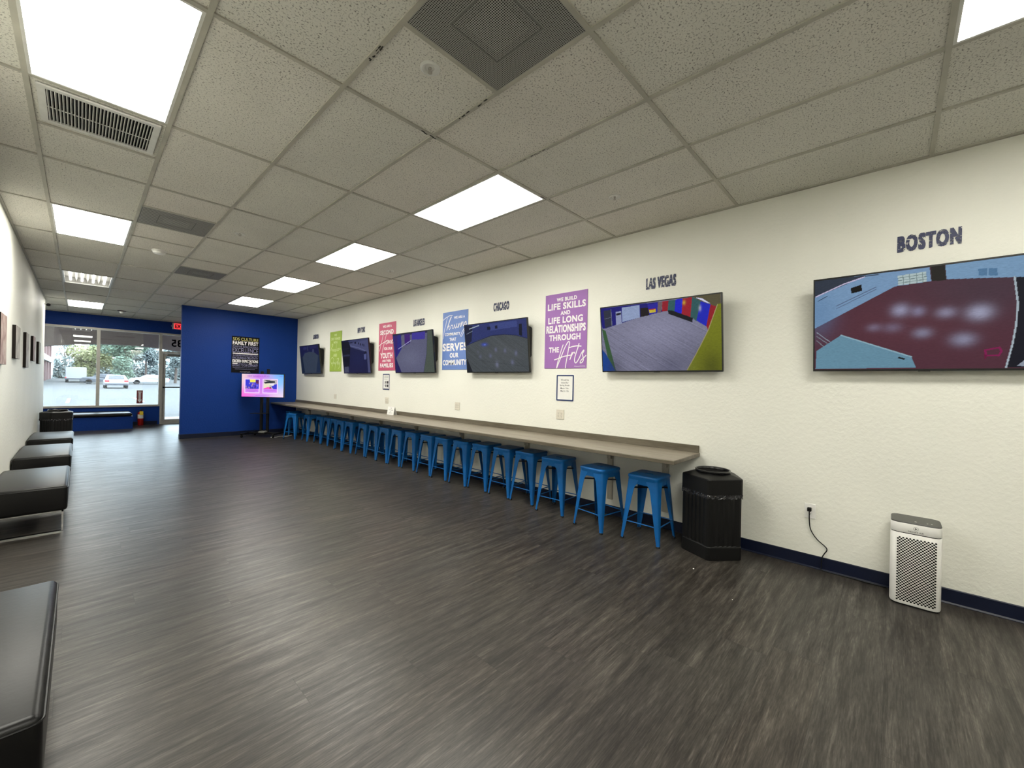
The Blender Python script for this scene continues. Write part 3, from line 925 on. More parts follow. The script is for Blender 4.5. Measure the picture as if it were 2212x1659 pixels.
sc_.build('scuff_marks', M['scuff'], ceil)

# ------------------------------------------------------------------ ceiling lights
def frame_ring(mb, a, b, w, z0, z1):
    (x0, y0), (x1, y1) = a, b
    mb.box((x0, y0, z0), (x1, y0 + w, z1)).box((x0, y1 - w, z0), (x1, y1, z1))
    mb.box((x0, y0 + w, z0), (x0 + w, y1 - w, z1)).box((x1 - w, y0 + w, z0), (x1, y1 - w, z1))
LX, LY = T / 2 - hb, T - hb
def make_light(loc, label):
    t = thing('ceiling_light', label, 'ceiling light', loc, group='recessed fluorescent panels')
    f = MB(); frame_ring(f, (-LX, -LY), (LX, LY), 0.014, 0.000, 0.010)
    f.build('frame', M['white_enamel'], t)
    MB().box((-LX + 0.014, -LY + 0.014, 0.004), (LX - 0.014, LY - 0.014, 0.008)).build('diffuser', M['diffuser'], t)
    h = MB().box((-LX, -LY, 0.10), (LX, LY, 0.105)); frame_ring(h, (-LX, -LY), (LX, LY), 0.004, 0.010, 0.10)
    h.build('housing', M['white_enamel'], t)
    return t
def lpos(i, j): return (gx(i) + T / 2, gy(j) + T, ZC)
LL = {(0, 4): 'largest light panel of the middle ceiling row, nearest the camera',
      (0, 8): 'second light panel of the middle ceiling row, counting toward the blue wall',
      (0, 12): 'third light panel of the middle ceiling row, counting toward the blue wall',
      (0, 16): 'light panel closest to the blue partition wall in the middle row',
      (0, -2): 'light panel cut off at the top right corner of the photo',
      (-4, 4): 'large light panel at top left, directly before the slatted supply vent',
      (-4, 10): 'light panel in the left row, beside the square grey mesh vent',
      (-4, 22): 'farthest light panel of the left row, near the shop window',
      (0, -8): 'unseen light panel added behind the camera on the right', (-4, -8): 'unseen light panel added behind the camera at the far left', (-4, -2): 'unseen light panel added behind the camera on the left'}  # panels behind the camera are unseen, added to light the near foreground
l0 = None
for ij in LIGHTS:
    if l0 is None: l0 = make_light(lpos(*ij), LL[ij])
    else: dup(l0, lpos(*ij), label=LL[ij])
# parabolic troffer with bare tubes
t = thing('ceiling_light', 'open light fitting with four bare tubes and reflectors, left row near the window', 'ceiling light', lpos(*PARABOLIC), group='recessed fluorescent panels')
f = MB(); frame_ring(f, (-LX, -LY), (LX, LY), 0.02, 0.0, 0.012); f.build('frame', M['white_enamel'], t)
h = MB().box((-LX, -LY, 0.11), (LX, LY, 0.115)); frame_ring(h, (-LX, -LY), (LX, LY), 0.006, 0.012, 0.11)
for k in (-1, 0, 1): h.prism([(k*0.14 - 0.02, 0.11), (k*0.14 + 0.02, 0.11), (k*0.14, 0.035)], 'y', -LY + 0.01, LY - 0.01)
h.build('reflector', M['reflector'], t)
for k in range(4):
    x = (k - 1.5) * 0.14
    MB().tube([(x, -LY + 0.04, 0.055), (x, LY - 0.04, 0.055)], 0.016, 10).build('tube', M['tube'], t, smooth=True)

# ------------------------------------------------------------------ ceiling vents and devices
def mesh_vent(ij, label):
    t = thing('ceiling_vent', label, 'ceiling vent', (gx(ij[0]) + T/2, gy(ij[1]) + T/2, ZC), group='perforated ceiling vents')
    a = T/2 - hb
    MB().box((-a, -a, 0.002), (a, a, 0.004)).build('perforated_panel', M['grille'], t)
    p = MB()
    frame_ring(p, (-0.155, -0.155), (0.155, 0.155), 0.010, 0.0010, 0.002)
    p.build('cone_edge', M['grille_back'], t)
    MB().box((-0.105, -0.105, 0.0008), (0.105, 0.105, 0.002)).build('centre_plate', M['grille_light'], t)
    return t
mesh_vent((-2, 2), 'perforated grey square vent at the top centre, nearest the camera')
mesh_vent((-3, 9), 'grey perforated vent beside the lit panel of the left row')
mesh_vent((-2, 13), 'farther grey perforated vent, past the smoke detector')
t = thing('air_register', 'white slatted air register next to the large light panel at top left', 'ceiling vent', (gx(-4) + T/2, gy(6) + T/2 - 0.01, ZC))
f = MB(); x_, y_ = 0.27, 0.245
frame_ring(f, (-x_, -y_), (x_, y_), 0.034, -0.006, 0.004); f.build('frame', M['white_enamel'], t)
MB().box((-x_ + 0.03, -y_ + 0.03, 0.0035), (x_ - 0.03, y_ - 0.03, 0.0075)).build('duct_opening', M['black_void'], t)
s = MB()
for k in range(30):
    x = -0.228 + k * 0.456 / 29
    s.prism([(x - 0.0045, -0.005), (x - 0.0015, -0.005), (x + 0.0045, 0.0034), (x + 0.0015, 0.0034)], 'y', -y_ + 0.034, y_ - 0.034)
s.box((-0.236, 0.02, -0.003), (0.236, 0.026, 0.002))
s.build('slats', M['white_enamel'], t)

def sprinkler(i, j, label):
    t = thing('sprinkler_head', label, 'sprinkler', (gx(0) + i * T, gy(0) + j * T, ZC + 0.008), group='ceiling sprinklers')
    MB().lathe([(0.052, 0.0), (0.052, -0.004), (0.042, -0.009), (0.028, -0.005), (0.024, 0.0)], n=28, caps=(False, False)).build('escutcheon', M['white_enamel'], t, smooth=True)
    MB().lathe([(0.024, -0.0005), (0.001, -0.0006)], n=20).build('recess', M['white_enamel'], t)
    b = MB().lathe([(0.009, 0.0), (0.009, -0.006), (0.006, -0.009)], n=12)
    b.tube([(0.012, 0, -0.006), (0.011, 0, -0.018), (0.0, 0, -0.024)], 0.0024, 6).tube([(-0.012, 0, -0.006), (-0.011, 0, -0.018), (0.0, 0, -0.024)], 0.0024, 6)
    b.tube([(0, 0, -0.008), (0, 0, -0.024)], 0.002, 6)
    b.lathe([(0.001, -0.0235), (0.012, -0.025), (0.012, -0.0265), (0.001, -0.027)], n=14)
    b.build('frame_arms', M['alu'], t, smooth=True)
sprinkler(-1.59, 3.23, 'white sprinkler head beside the nearest grey perforated vent')
sprinkler(1.59, 3.23, 'sprinkler head high above the LAS VEGAS lettering')
sprinkler(1.56, 9.32, 'tiny sprinkler head above the CHICAGO lettering, second row of lights')
sprinkler(-1.6, 9.26, 'sprinkler head in the tile right of the square mesh vent')
t = thing('smoke_detector', 'round white smoke detector on the ceiling between the two grey vents', 'smoke detector', (gx(0) - 2.49*T, gy(0) + 11.84*T, ZC + 0.008))
MB().lathe([(0.075, 0), (0.075, -0.012), (0.072, -0.020), (0.066, -0.022)], n=32).build('base', M['white_plastic'], t, smooth=True)
MB().lathe([(0.066, -0.022), (0.064, -0.036), (0.052, -0.046), (0.02, -0.049), (0.001, -0.0492)], n=32).build('cover', M['white_plastic'], t, smooth=True)
t = thing('dome_camera', 'dark red-brown ceiling dome with white ring near the shop window', 'dome', (gx(0) - 2.45*T, gy(0) + 23.9*T, ZC + 0.008))
MB().lathe([(0.085, 0), (0.085, -0.012), (0.072, -0.018)], n=28).build('base', simple('dark_maroon_plastic', (0.06, 0.012, 0.012, 1), 0.3), t, smooth=True)
MB().lathe([(0.050, -0.018), (0.046, -0.045), (0.030, -0.066), (0.001, -0.072)], n=24).build('lens', M['white_plastic'], t, smooth=True)
t = thing('bullet_camera', 'small dark camera high at the end of the left wall', 'camera', (XL + 0.0, 13.5, 2.95))
MB().tube([(0.0, 0, 0), (0.02, 0, 0), (0.05, -0.01, -0.01)], 0.012, 10).build('mount', M['white_plastic'], t, smooth=True)
MB().tube([(0.05, 0.03, -0.01), (0.06, -0.07, -0.02)], 0.032, 16).build('body', M['black_plastic'], t, smooth=True)

# ------------------------------------------------------------------ shop front
def window(name, x0, x1, z0, z1, fw_=0.055, tag_extra=None):
    f = MB()
    y0, y1 = YF - 0.03, YF + 0.10
    f.box((x0, y0, z0), (x1, y1, z0 + fw_)).box((x0, y0, z1 - fw_), (x1, y1, z1))
    f.box((x0, y0, z0 + fw_), (x0 + fw_/1.6, y1, z1 - fw_)).box((x1 - fw_/1.6, y0, z0 + fw_), (x1, y1, z1 - fw_))
    o = struct(f.build(name, M['alu']))
    MB().box((x0 + 0.02, YF + 0.035, z0 + 0.03), (x1 - 0.02, YF + 0.0352, z1 - 0.03)).build('glass', M['glass'], o)
    return o
window('window_1', -1.2, 0.345, 0.535, 2.72)
window('window_2', 0.345, 1.645, 0.535, 2.72)
w3 = window('window_3', 1.645, 2.70, 2.12, 2.72, 0.05)   # transom over the door
num = MB(); put_text(num, '85', 2.03, 2.44, 0.27, 0.22, YF, 0.02, flip=True)
num.v = [(p[0], YF + 0.031, p[1]) for p in num.v]
num.build('street_number', M['navy_print'], w3)
d = MB()
d.box((1.645, YF - 0.03, 0.0), (1.70, YF + 0.10, 2.12)).box((2.645, YF - 0.03, 0.0), (2.70, YF + 0.10, 2.12))
door = struct(d.build('door_1', M['alu']))
l = MB()
l.box((1.70, YF, 0.012), (1.765, YF + 0.045, 2.11)).box((2.58, YF, 0.012), (2.645, YF + 0.045, 2.11))
l.box((1.765, YF, 0.012), (2.58, YF + 0.045, 0.135)).box((1.765, YF, 2.03), (2.58, YF + 0.045, 2.11))
lf = l.build('leaf', M['alu'], door)
MB().box((1.76, YF + 0.02, 0.13), (2.585, YF + 0.0202, 2.035)).build('glass', M['glass'], lf)
MB().tube([(1.70, YF - 0.05, 1.10), (2.64, YF - 0.05, 1.10)], 0.017, 10).box((1.705, YF - 0.05, 1.075), (1.735, YF, 1.125)).box((2.605, YF - 0.05, 1.075), (2.635, YF, 1.125)).build('push_bar', M['black_metal'], lf, smooth=True)
cl = MB().box((1.80, YF - 0.06, 2.055), (2.10, YF, 2.11)).tube([(2.06, YF - 0.04, 2.10), (2.30, YF - 0.11, 2.14), (2.44, YF - 0.04, 2.15)], 0.010, 6)
cl.build('door_closer', M['grille_back'], door)
MB().box((1.70, YF - 0.02, 0.0), (2.645, YF + 0.12, 0.012)).build('threshold', M['alu'], door)

# exit sign
t = thing('exit_sign', 'glowing red exit sign on the dark blue wall above the door', 'exit sign', (2.06, YF, 2.95))
MB().rbox((-0.16, -0.075, -0.095), (0.16, 0.0, 0.095), 0.008, 2).build('housing', M['white_plastic'], t)
MB().rbox((-0.128, -0.078, -0.086), (0.156, -0.074, 0.086), 0.0015, 1).build('face', M['exit_face'], t)
e = MB(); put_text(e, 'EXIT', 0.014, 0, 0.235, 0.11, 0, 0.03)
e.v = [(p[0], -0.079, p[1]) for p in e.v]; e.build('lettering', M['exit_letter'], t)
lm = MB().lathe([(0.022, 0), (0.026, 0.03), (0.020, 0.036)], n=16)
lm.v = [(-0.19 + p[2]*0.2, -0.05 - p[2], 0.0 + p[0]) for p in lm.v]
lm.build('emergency_lamp', M['white_plastic'], t, smooth=True)

# fire extinguisher and its sign
t = thing('fire_extinguisher_sign', 'dark red fire sign with white down arrow stuck on the window glass', 'sign', mat=facing_near(1.205, 0.815, YF + 0.033))
MB().rbox((-0.066, -0.19, -0.0012), (0.066, 0.19, 0.0006), 0.0005, 1).build('panel', M['sign_red'], t)
a = MB().add([(-0.022, 0.12, 0.001), (0.022, 0.12, 0.001), (0.022, -0.08, 0.001), (-0.022, -0.08, 0.001)], [(3, 2, 1, 0)])
a.add([(-0.048, -0.08, 0.001), (0.048, -0.08, 0.001), (0.0, -0.17, 0.001)], [(2, 1, 0)])
a.add([(-0.04, 0.12, 0.001), (0.04, 0.12, 0.001), (0.04, 0.134, 0.001), (-0.04, 0.134, 0.001)], [(0, 1, 2, 3)])
put_text(a, 'FIRE', 0, 0.160, 0.075, 0.026, 0.001, 0.02)
a.build('arrow_print', M['white_print'], t)
x = MB(); put_text(x, 'EXTINGUISHER', 0, 0, 0.16, 0.016, 0.0016, 0.01)
x.v = [(p[1], 0.02 - p[0], p[2]) for p in x.v]; x.build('lettering', M['sign_red'], t)
t = thing('fire_extinguisher', 'red fire extinguisher with yellow tag standing under the shop window', 'fire extinguisher', (1.225, YF - 0.105, 0.0))
MB().lathe([(0.060, 0.0), (0.064, 0.006), (0.064, 0.33), (0.058, 0.36), (0.040, 0.385), (0.020, 0.395), (0.018, 0.41)], n=28).build('cylinder', M['red_paint'], t, smooth=True)
MB().lathe([(0.0648, 0.20), (0.0648, 0.315)], n=28, caps=(False, False)).build('instruction_label', M['white_paper'], t, smooth=True)
v = MB().box((-0.018, -0.018, 0.41), (0.018, 0.018, 0.445)).tube([(0, 0, 0.44), (0.06, -0.02, 0.485)], 0.007, 6).tube([(0, 0, 0.43), (0.075, -0.02, 0.445)], 0.006, 6)
v.build('valve_handle', M['black_metal'], t)
MB().tube([(-0.018, 0, 0.425), (-0.06, 0, 0.42), (-0.078, 0, 0.36), (-0.076, 0, 0.16), (-0.070, 0, 0.12)], 0.009, 8).build('hose', M['rubber'], t, smooth=True)
MB().rbox((-0.03, -0.073, 0.30), (0.05, -0.066, 0.405), 0.003, 2).build('inspection_tag', M['yellow_paint'], t)

# bench under the window with black cushion
t = thing('window_bench', 'low blue bench box with long black cushion under the shop window', 'bench', (0, 0, 0))
MB().box((-1.195, 14.93, 0.0), (1.00, YF - 0.002, 0.335)).build('base', M['blue'], t)
MB().rbox((-1.19, 14.90, 0.335), (0.985, YF - 0.005, 0.425), 0.042, 4).build('cushion', M['leather'], t, smooth=True)

# ------------------------------------------------------------------ outside
struct(MB().add([(-60, 16.1, -0.03), (60, 16.1, -0.03), (60, 62, 0.05), (-60, 62, 0.05), (60, 180, 1.2), (-60, 180, 1.2)], [(0, 1, 2, 3), (3, 2, 4, 5)]).build('ground_parking', M['asphalt']))
arch = [(-9, 4.6), (-9, -0.03), (-7.6, -0.03), (-7.6, 1.2)]
N = 24
ap = []
for k in range(N + 1):
    u = k / N
    xx = -1.45 + u * 4.9
    ap.append((xx, 2.06 + 0.375 * math.sin(PI * u) ** 0.8))
pts = [(-1.45, -0.03)] + ap + [(3.45, -0.03), (4.6, -0.03), (4.6, 4.6), (-3.2, 4.6), (-3.2, -0.03)]
struct(MB().prism(pts, 'y', 18.4, 18.8).build('wall_arcade', M['canopy']))
struct(MB().box((-6, 16.1, 3.35), (8, 18.8, 3.6)).build('roof_arcade', M['canopy']))
struct(MB().box((-6, 16.1, -0.03), (8, 18.7, 0.0)).build('floor_arcade', M['concrete']))
lnm = MB()
for k, x in enumerate((-6, -3.2, -0.4, 2.4, 5.2, 8)):
    lnm.box((x - 0.06, 30.0, 0.0), (x + 0.06, 35.0, 0.03))
tag(lnm.build('parking_stripes', M['paint_line']), 'pale painted bay lines on the bright parking lot outside', 'road marking')['kind'] = 'stuff'

def building():
    t = thing('arcade_building', 'pinkish shop building with white bands seen at the left window edge', 'building', (-3.62, 92, 0.1))
    MB().box((-8, -22, 0), (-1.5, 24, 9)).build('wall', M['stucco_pink'], t)
    for z in (3.4, 6.6): MB().box((-1.6, -22, z), (0.15, 24, z + 0.9)).build('white_band', M['stucco_white'], t)
    for k in range(6):
        MB().box((-0.7, -20 + k*8.2, 0), (0.0, -18.9 + k*8.2, 9)).build('pillar', M['stucco_pink'], t)
        MB().box((-1.52, -17.5 + k*8.2, 0.3), (-1.48, -13.2 + k*8.2, 3.0)).build('shop_window', M['dark_glass'], t)
building()

def tree(name, label, loc, h, cw, chh, n, mat, seed, leaf=0.20):
    r = random.Random(seed)
    t = thing(name, label, 'tree', loc, group='trees across the parking lot')
    tr = MB().tube([(0, 0, -0.3), (0.1, 0, h*0.25), (-0.05, 0.05, h*0.55)], [0.22, 0.17, 0.10], 8)
    for k in range(5):
        a = r.uniform(0, 2*PI)
        tr.tube([(0.05, 0, h*0.35), (cw*0.2*math.cos(a), cw*0.2*math.sin(a), h*0.55), (cw*0.36*math.cos(a), cw*0.36*math.sin(a), h*0.75)], [0.09, 0.06, 0.03], 6)
    tr.build('trunk', M['bark'], t)
    c = MB()
    cl_ = [(r.gauss(0, cw*0.22), r.gauss(0, cw*0.22), h - chh/2 + r.gauss(0, chh*0.22), r.uniform(0.16, 0.30)*cw) for _ in range(14)]
    for k in range(n):
        x, y, z, s = cl_[k % 14]
        d = Vector((r.gauss(0, 1), r.gauss(0, 1), r.gauss(0, 0.8))).normalized() * s * (0.5 + 0.5*r.random())
        p = Vector((x, y, z)) + d
        u = Vector((r.gauss(0, 1), r.gauss(0, 1), r.gauss(0, 1))).normalized(); w_ = u.orthogonal().normalized()
        a = leaf * r.uniform(0.6, 1.3)
        c.add([p - u*a, p + w_*a*0.6, p + u*a, p - w_*a*0.6], [(0, 1, 2, 3)])
    c.build('foliage', mat, t, fix=False)
tree('bushy_tree', 'olive green bushy tree outside, above the white truck', (1.3, 96, 0.3), 6.2, 5.0, 4.6, 5200, M['leaf_olive'], 3, 0.20)
tree('bare_tree', 'sparse bare-looking tree outside at the left of the window', (-2.4, 140, 0.8), 10.5, 5.0, 6.0, 700, M['leaf_grey'], 5, 0.2)
tree('leafy_tree', 'pale green tree outside filling the middle of the right pane', (5.2, 91, 0.3), 9.2, 5.2, 7.8, 7000, M['leaf_green'], 8, 0.22)
tree('leafy_tree', 'tall green tree outside behind the mullion', (3.4, 130, 0.6), 13.0, 7.0, 11.0, 6000, M['leaf_green'], 9, 0.28)
tree('leafy_tree', 'grey-green tree outside behind the fire sign, in the right pane', (8.9, 108, 0.4), 11.0, 5.4, 9.6, 6500, M['leaf_grey'], 12, 0.24)
tree('leafy_tree', 'grey-green tree outside toward the door side of the right pane', (11.0, 88, 0.3), 8.6, 4.6, 7.6, 5200, M['leaf_grey'], 13, 0.2)
tree('leafy_tree', 'grey-green tree outside seen through the glass door', (16.8, 104, 0.4), 10.0, 5.6, 8.6, 5200, M['leaf_grey'], 14, 0.24)
tree('leafy_tree', 'thin high tree outside against the sky in the left pane', (-8.5, 150, 0.9), 12.0, 6.0, 9.0, 1200, M['leaf_grey'], 17, 0.3)
r_ = random.Random(4)
hg = MB()
for k in range(7000):
    p = Vector((r_.uniform(-3.5, 24), 121 + r_.uniform(-1.2, 1.2), 0.5 + abs(r_.gauss(0, 2.0))))
    u = Vector((r_.gauss(0, 1), r_.gauss(0, 1), r_.gauss(0, 1))).normalized(); w_ = u.orthogonal().normalized()
    hg.add([p - u*0.34, p + w_*0.25, p + u*0.34, p - w_*0.25], [(0, 1, 2, 3)])
tag(hg.build('hedge', M['leaf_grey'], fix=False), 'long hedge of shrubs behind the parked vehicles outside', 'hedge')

def sedan(loc, label, paint_, rz=0.0):
    t = thing('sedan_car', label, 'car', loc, rz, group='vehicles in the parking lot')
    prof = [(-2.2, 0.35), (-2.25, 0.62), (-2.15, 0.92), (-1.5, 0.98), (-0.95, 1.40), (0.2, 1.43), (0.95, 1.02), (1.9, 0.88), (2.2, 0.62), (2.2, 0.32)]
    b = MB()
    rings = []
    for x, s in ((-0.90, 0.92), (-0.84, 1.0), (0.84, 1.0), (0.90, 0.92)):
        rings.append([(x * (1.0 if z < 1.0 else 0.80), y, 0.30 + (z - 0.30) * s) for y, z in prof])
    b.loft(rings); b.build('body', paint_, t)
    MB().add([(-0.62, -1.54, 1.0), (0.62, -1.54, 1.0), (0.54, -1.01, 1.37), (-0.54, -1.01, 1.37)], [(0, 1, 2, 3)]).build('rear_window', M['dark_glass'], t)
    for sx in (-1, 1):
        MB().box((sx*0.72 - 0.16, -2.26, 0.70), (sx*0.72 + 0.16, -2.14, 0.86)).build('tail_lamp', M['tail_red'], t)
        for y in (-1.35, 1.35):
            wv = MB().lathe([(0.31, -0.1), (0.33, -0.06), (0.33, 0.06), (0.31, 0.1)], n=18)
            wv.v = [(sx*0.80 + p[2], y + p[0], 0.32 + p[1]) for p in wv.v]
            wv.build('wheel', M['rubber'], t)
    MB().box((-0.86, -2.30, 0.34), (0.86, -2.2, 0.52)).build('bumper', M['car_dark'], t)
sedan((2.68, 61.5, 0.05), 'silver sedan seen from behind through the right window pane', M['car_white'])
sedan((2.2, 79, 0.2), 'dark parked car just right of the white truck outside', M['car_dark'], R(90))
t = thing('box_truck', 'white box truck parked outside, seen through the left window pane', 'truck', (-0.35, 86.0, 0.28), group='vehicles in the parking lot')
MB().rbox((-1.05, 0, 0.55), (1.05, 4.4, 2.2), 0.05, 2).build('cargo_box', M['car_white'], t)
MB().rbox((-1.0, 4.4, 0.4), (1.0, 6.0, 1.9), 0.12, 2).build('cab', M['car_white'], t)
MB().box((-1.1, -0.1, 0.42), (1.1, 0.02, 0.60)).build('bumper', M['car_dark'], t)
for sx in (-1, 1):
    for y in (1.0, 4.8):
        wv = MB().lathe([(0.36, -0.12), (0.38, 0), (0.36, 0.12)], n=16)
        wv.v = [(sx*0.92 + p[2], y + p[0], 0.38 + p[1]) for p in wv.v]; wv.build('wheel', M['rubber'], t)
    MB().box((sx*1.0 - 0.07, -0.02, 0.62), (sx*1.0 + 0.07, 0.01, 0.80)).build('tail_lamp', M['tail_red'], t)
sedan((7.0, 80, 0.22), 'pale parked car in front of the hedge outside, right pane', M['car_white'], R(90))
# ------------------------------------------------------------------ counter along the right wall
CZ, CT = 0.805, 0.036
t = thing('wall_counter', 'long grey wood laminate counter running along the white wall', 'counter', (0, 0, 0))
wt = MB().rbox((3.434, 1.340, CZ - 0.006), (XW - 0.001, YB - 0.002, CZ), 0.002, 1).build('worktop', M['counter'], t)
MB().rbox((3.432, 1.338, CZ - CT), (XW - 0.001, YB - 0.002, CZ - 0.005), 0.002, 1).build('edge_band', M['dark_laminate'], t)
MB().rbox((XW - 0.022, 1.345, CZ), (XW - 0.001, YB - 0.002, CZ + 0.068), 0.002, 1).build('backsplash', M['dark_laminate'], t)
def bracket(y, label, first=[]):
    if first: return dup(first[0], (XW, y, 0), label=label)
    t = thing('counter_bracket', label, 'bracket', (XW, y, 0), group='brackets under the counter')
    MB().box((-0.020, -0.032, 0.17), (-0.001, 0.032, CZ - CT)).build('wall_strip', M['bracket'], t)
    pr = [(-0.020, CZ - CT), (-0.25, CZ - CT), (-0.25, CZ - CT - 0.025)]
    for k in range(1, 10):
        a = PI/2 * k / 10
        pr.append((-0.25 + 0.20 * math.sin(a), CZ - CT - 0.025 - 0.115 * (1 - math.cos(a))))
    pr += [(-0.05, CZ - CT - 0.145), (-0.020, CZ - CT - 0.15)]
    MB().prism(pr, 'y', -0.020, 0.020).build('corbel', M['bracket'], t)
    first.append(t)
    return t
ORD = ['first', 'second', 'third', 'fourth', 'fifth', 'sixth', 'seventh', 'eighth', 'ninth', 'tenth', 'eleventh', 'twelfth', 'thirteenth', 'fourteenth', 'fifteenth', 'sixteenth', 'seventeenth', 'eighteenth', 'nineteenth', 'twentieth', 'twenty-first', 'twenty-second']
for k, y in enumerate((1.66, 2.28, 3.50, 4.83, 6.06, 7.28, 8.49, 9.77, 10.87)):
    bracket(y, '%s wooden bracket under the counter, counting from the trash can end' % ORD[k])

# ------------------------------------------------------------------ blue metal stools
def rsq(h, r, z, n=4):
    out = []
    for cx, cy, a0 in ((h-r, h-r, 0), (-h+r, h-r, PI/2), (-h+r, -h+r, PI), (h-r, -h+r, 1.5*PI)):
        for k in range(n + 1):
            a = a0 + PI/2 * k / n
            out.append((cx + r*math.cos(a), cy + r*math.sin(a), z))
    return out
def lerp(a, b, t_): return a + (b - a) * t_
def corner(z): return lerp(0.187, 0.143, z / 0.60)
def make_stool(loc, rz, label):
    t = thing('metal_stool', label, 'stool', loc, rz, group='blue metal stools along the counter')
    # seat pan: rolled rim, flat top with hand slot, apron
    s = MB()
    s.loft([rsq(0.1445, 0.032, 0.522), rsq(0.1465, 0.032, 0.575), rsq(0.1500, 0.034, 0.582), rsq(0.1515, 0.036, 0.592), rsq(0.1500, 0.036, 0.600), rsq(0.1450, 0.034, 0.605), rsq(0.136, 0.030, 0.606)], caps=(False, False))
    bm = bmesh.new()
    def loop(pts):
        vs = [bm.verts.new(p) for p in pts]
        return [bm.edges.new((vs[k], vs[(k+1) % len(vs)])) for k in range(len(vs))]
    slot = []
    for cy, a0 in ((0.030, 0), (-0.030, PI)):
        for k in range(7): slot.append((0.012*math.cos(a0 + PI*k/6), cy + 0.012*math.sin(a0 + PI*k/6), 0.606))
    ed = loop(rsq(0.136, 0.030, 0.606)) + loop(slot)
    bmesh.ops.triangle_fill(bm, edges=ed, use_beauty=True)
    bm.verts.index_update()
    s.add([tuple(v.co) for v in bm.verts], [tuple(v.index for v in f.verts) for f in bm.faces]); bm.free()
    s.loft([slot, [(p[0], p[1], 0.6025) for p in slot]], caps=(False, False))
    s.loft([rsq(0.141, 0.030, 0.522), rsq(0.143, 0.030, 0.575), rsq(0.143, 0.030, 0.594)], caps=(False, False))
    s.loft([rsq(0.1445, 0.032, 0.522), rsq(0.141, 0.030, 0.522)], caps=(False, False))
    s.build('seat', M['stool'], t, smooth=True)
    ws = [(0.590, 0.112), (0.545, 0.106), (0.522, 0.098), (0.505, 0.085), (0.485, 0.077), (0.44, 0.070), (0.34, 0.060), (0.22, 0.047), (0.11, 0.036), (0.055, 0.029), (0.014, 0.026)]
    for sx, sy in ((1, 1), (-1, 1), (-1, -1), (1, -1)):
        rings = []
        for z, w in ws:
            c = corner(z); r = lerp(0.011, 0.030, z/0.6); th = 0.0035
            pr = [(c - w, c)] + [(c - r + r*math.cos(a), c - r + r*math.sin(a)) for a in (PI/2, PI*3/8, PI/4, PI/8, 0)] + [(c, c - w)]
            ri = max(r - th, 0.002)
            pr += [(c - th, c - w)] + [(c - r + ri*math.cos(a), c - r + ri*math.sin(a)) for a in (0, PI/8, PI/4, PI*3/8, PI/2)] + [(c - w, c - th)]
            rings.append([(sx*x, sy*y, z) for x, y in pr])
        lg = MB().loft(rings).build('leg', M['stool'], t, smooth=True)
        c0 = corner(0.0)
        cap = MB().rbox((sx*c0 - (0.029 if sx > 0 else -0.001), sy*c0 - (0.029 if sy > 0 else -0.001), 0.0), (sx*c0 + (0.001 if sx > 0 else 0.029), sy*c0 + (0.001 if sy > 0 else 0.029), 0.018), 0.003, 1)
        cap.build('foot_cap', M['rubber'], lg)
    zc = 0.172; c = corner(zc) - 0.004
    for a, b in (((-c, -c), (c, -c)), ((c, -c), (c, c)), ((c, c), (-c, c)), ((-c, c), (-c, -c))):
        MB().tube([(a[0]*0.985, a[1]*0.985, zc), (b[0]*0.985, b[1]*0.985, zc)], 0.0055, 8).build('footrest_bar', M['stool'], t, smooth=True)
    zc = 0.49; c = corner(zc) - 0.012
    x = MB()
    for a, b, dz in (((-c, -c), (c, c), 0), ((c, -c), (-c, c), -0.012)):
        x.tube([(a[0], a[1], zc + dz), (b[0], b[1], zc + dz)], 0.0075, 8)
    x.build('cross_brace', M['black_metal'], t, smooth=True)
    return t
FEET = [(3.497,1.480,0),(3.421,2.009,-9),(3.560,2.562,3),(3.625,3.045,0),(3.625,3.430,0),(3.63,3.846,0),(3.601,4.225,0),(3.606,4.662,0),(3.613,5.050,0),(3.635,5.522,0),(3.632,5.942,0),(3.622,6.334,0),(3.635,6.728,1),(3.635,7.151,0),(3.590,7.622,0),(3.585,8.008,0),(3.632,8.420,0),(3.64,8.805,-1),(3.638,9.189,0),(3.545,9.690,-2),(3.470,10.20,24),(3.615,11.10,0)]
st0 = None
for k, (fx_, fy_, a) in enumerate(FEET):
    a = R(a); q = 0.187
    cx = fx_ + q*math.cos(a) - q*math.sin(a); cy = fy_ + q*math.sin(a) + q*math.cos(a)
    if k == 0: lab = 'blue metal stool nearest the black trash can, closest to the camera'
    elif k == len(FEET) - 1: lab = 'blue metal stool farthest back, in the corner by the blue wall'
    elif k == 20: lab = 'blue metal stool turned cornerwise, second from the blue wall corner'
    elif k == 1: lab = 'second blue metal stool from the trash can, turned slightly and pulled out'
    else: lab = '%s blue metal stool under the counter, counting from the trash can' % ORD[k]
    if k == 0: st0 = make_stool((cx, cy, 0), a, lab)
    else: dup(st0, (cx, cy, 0), a, lab)

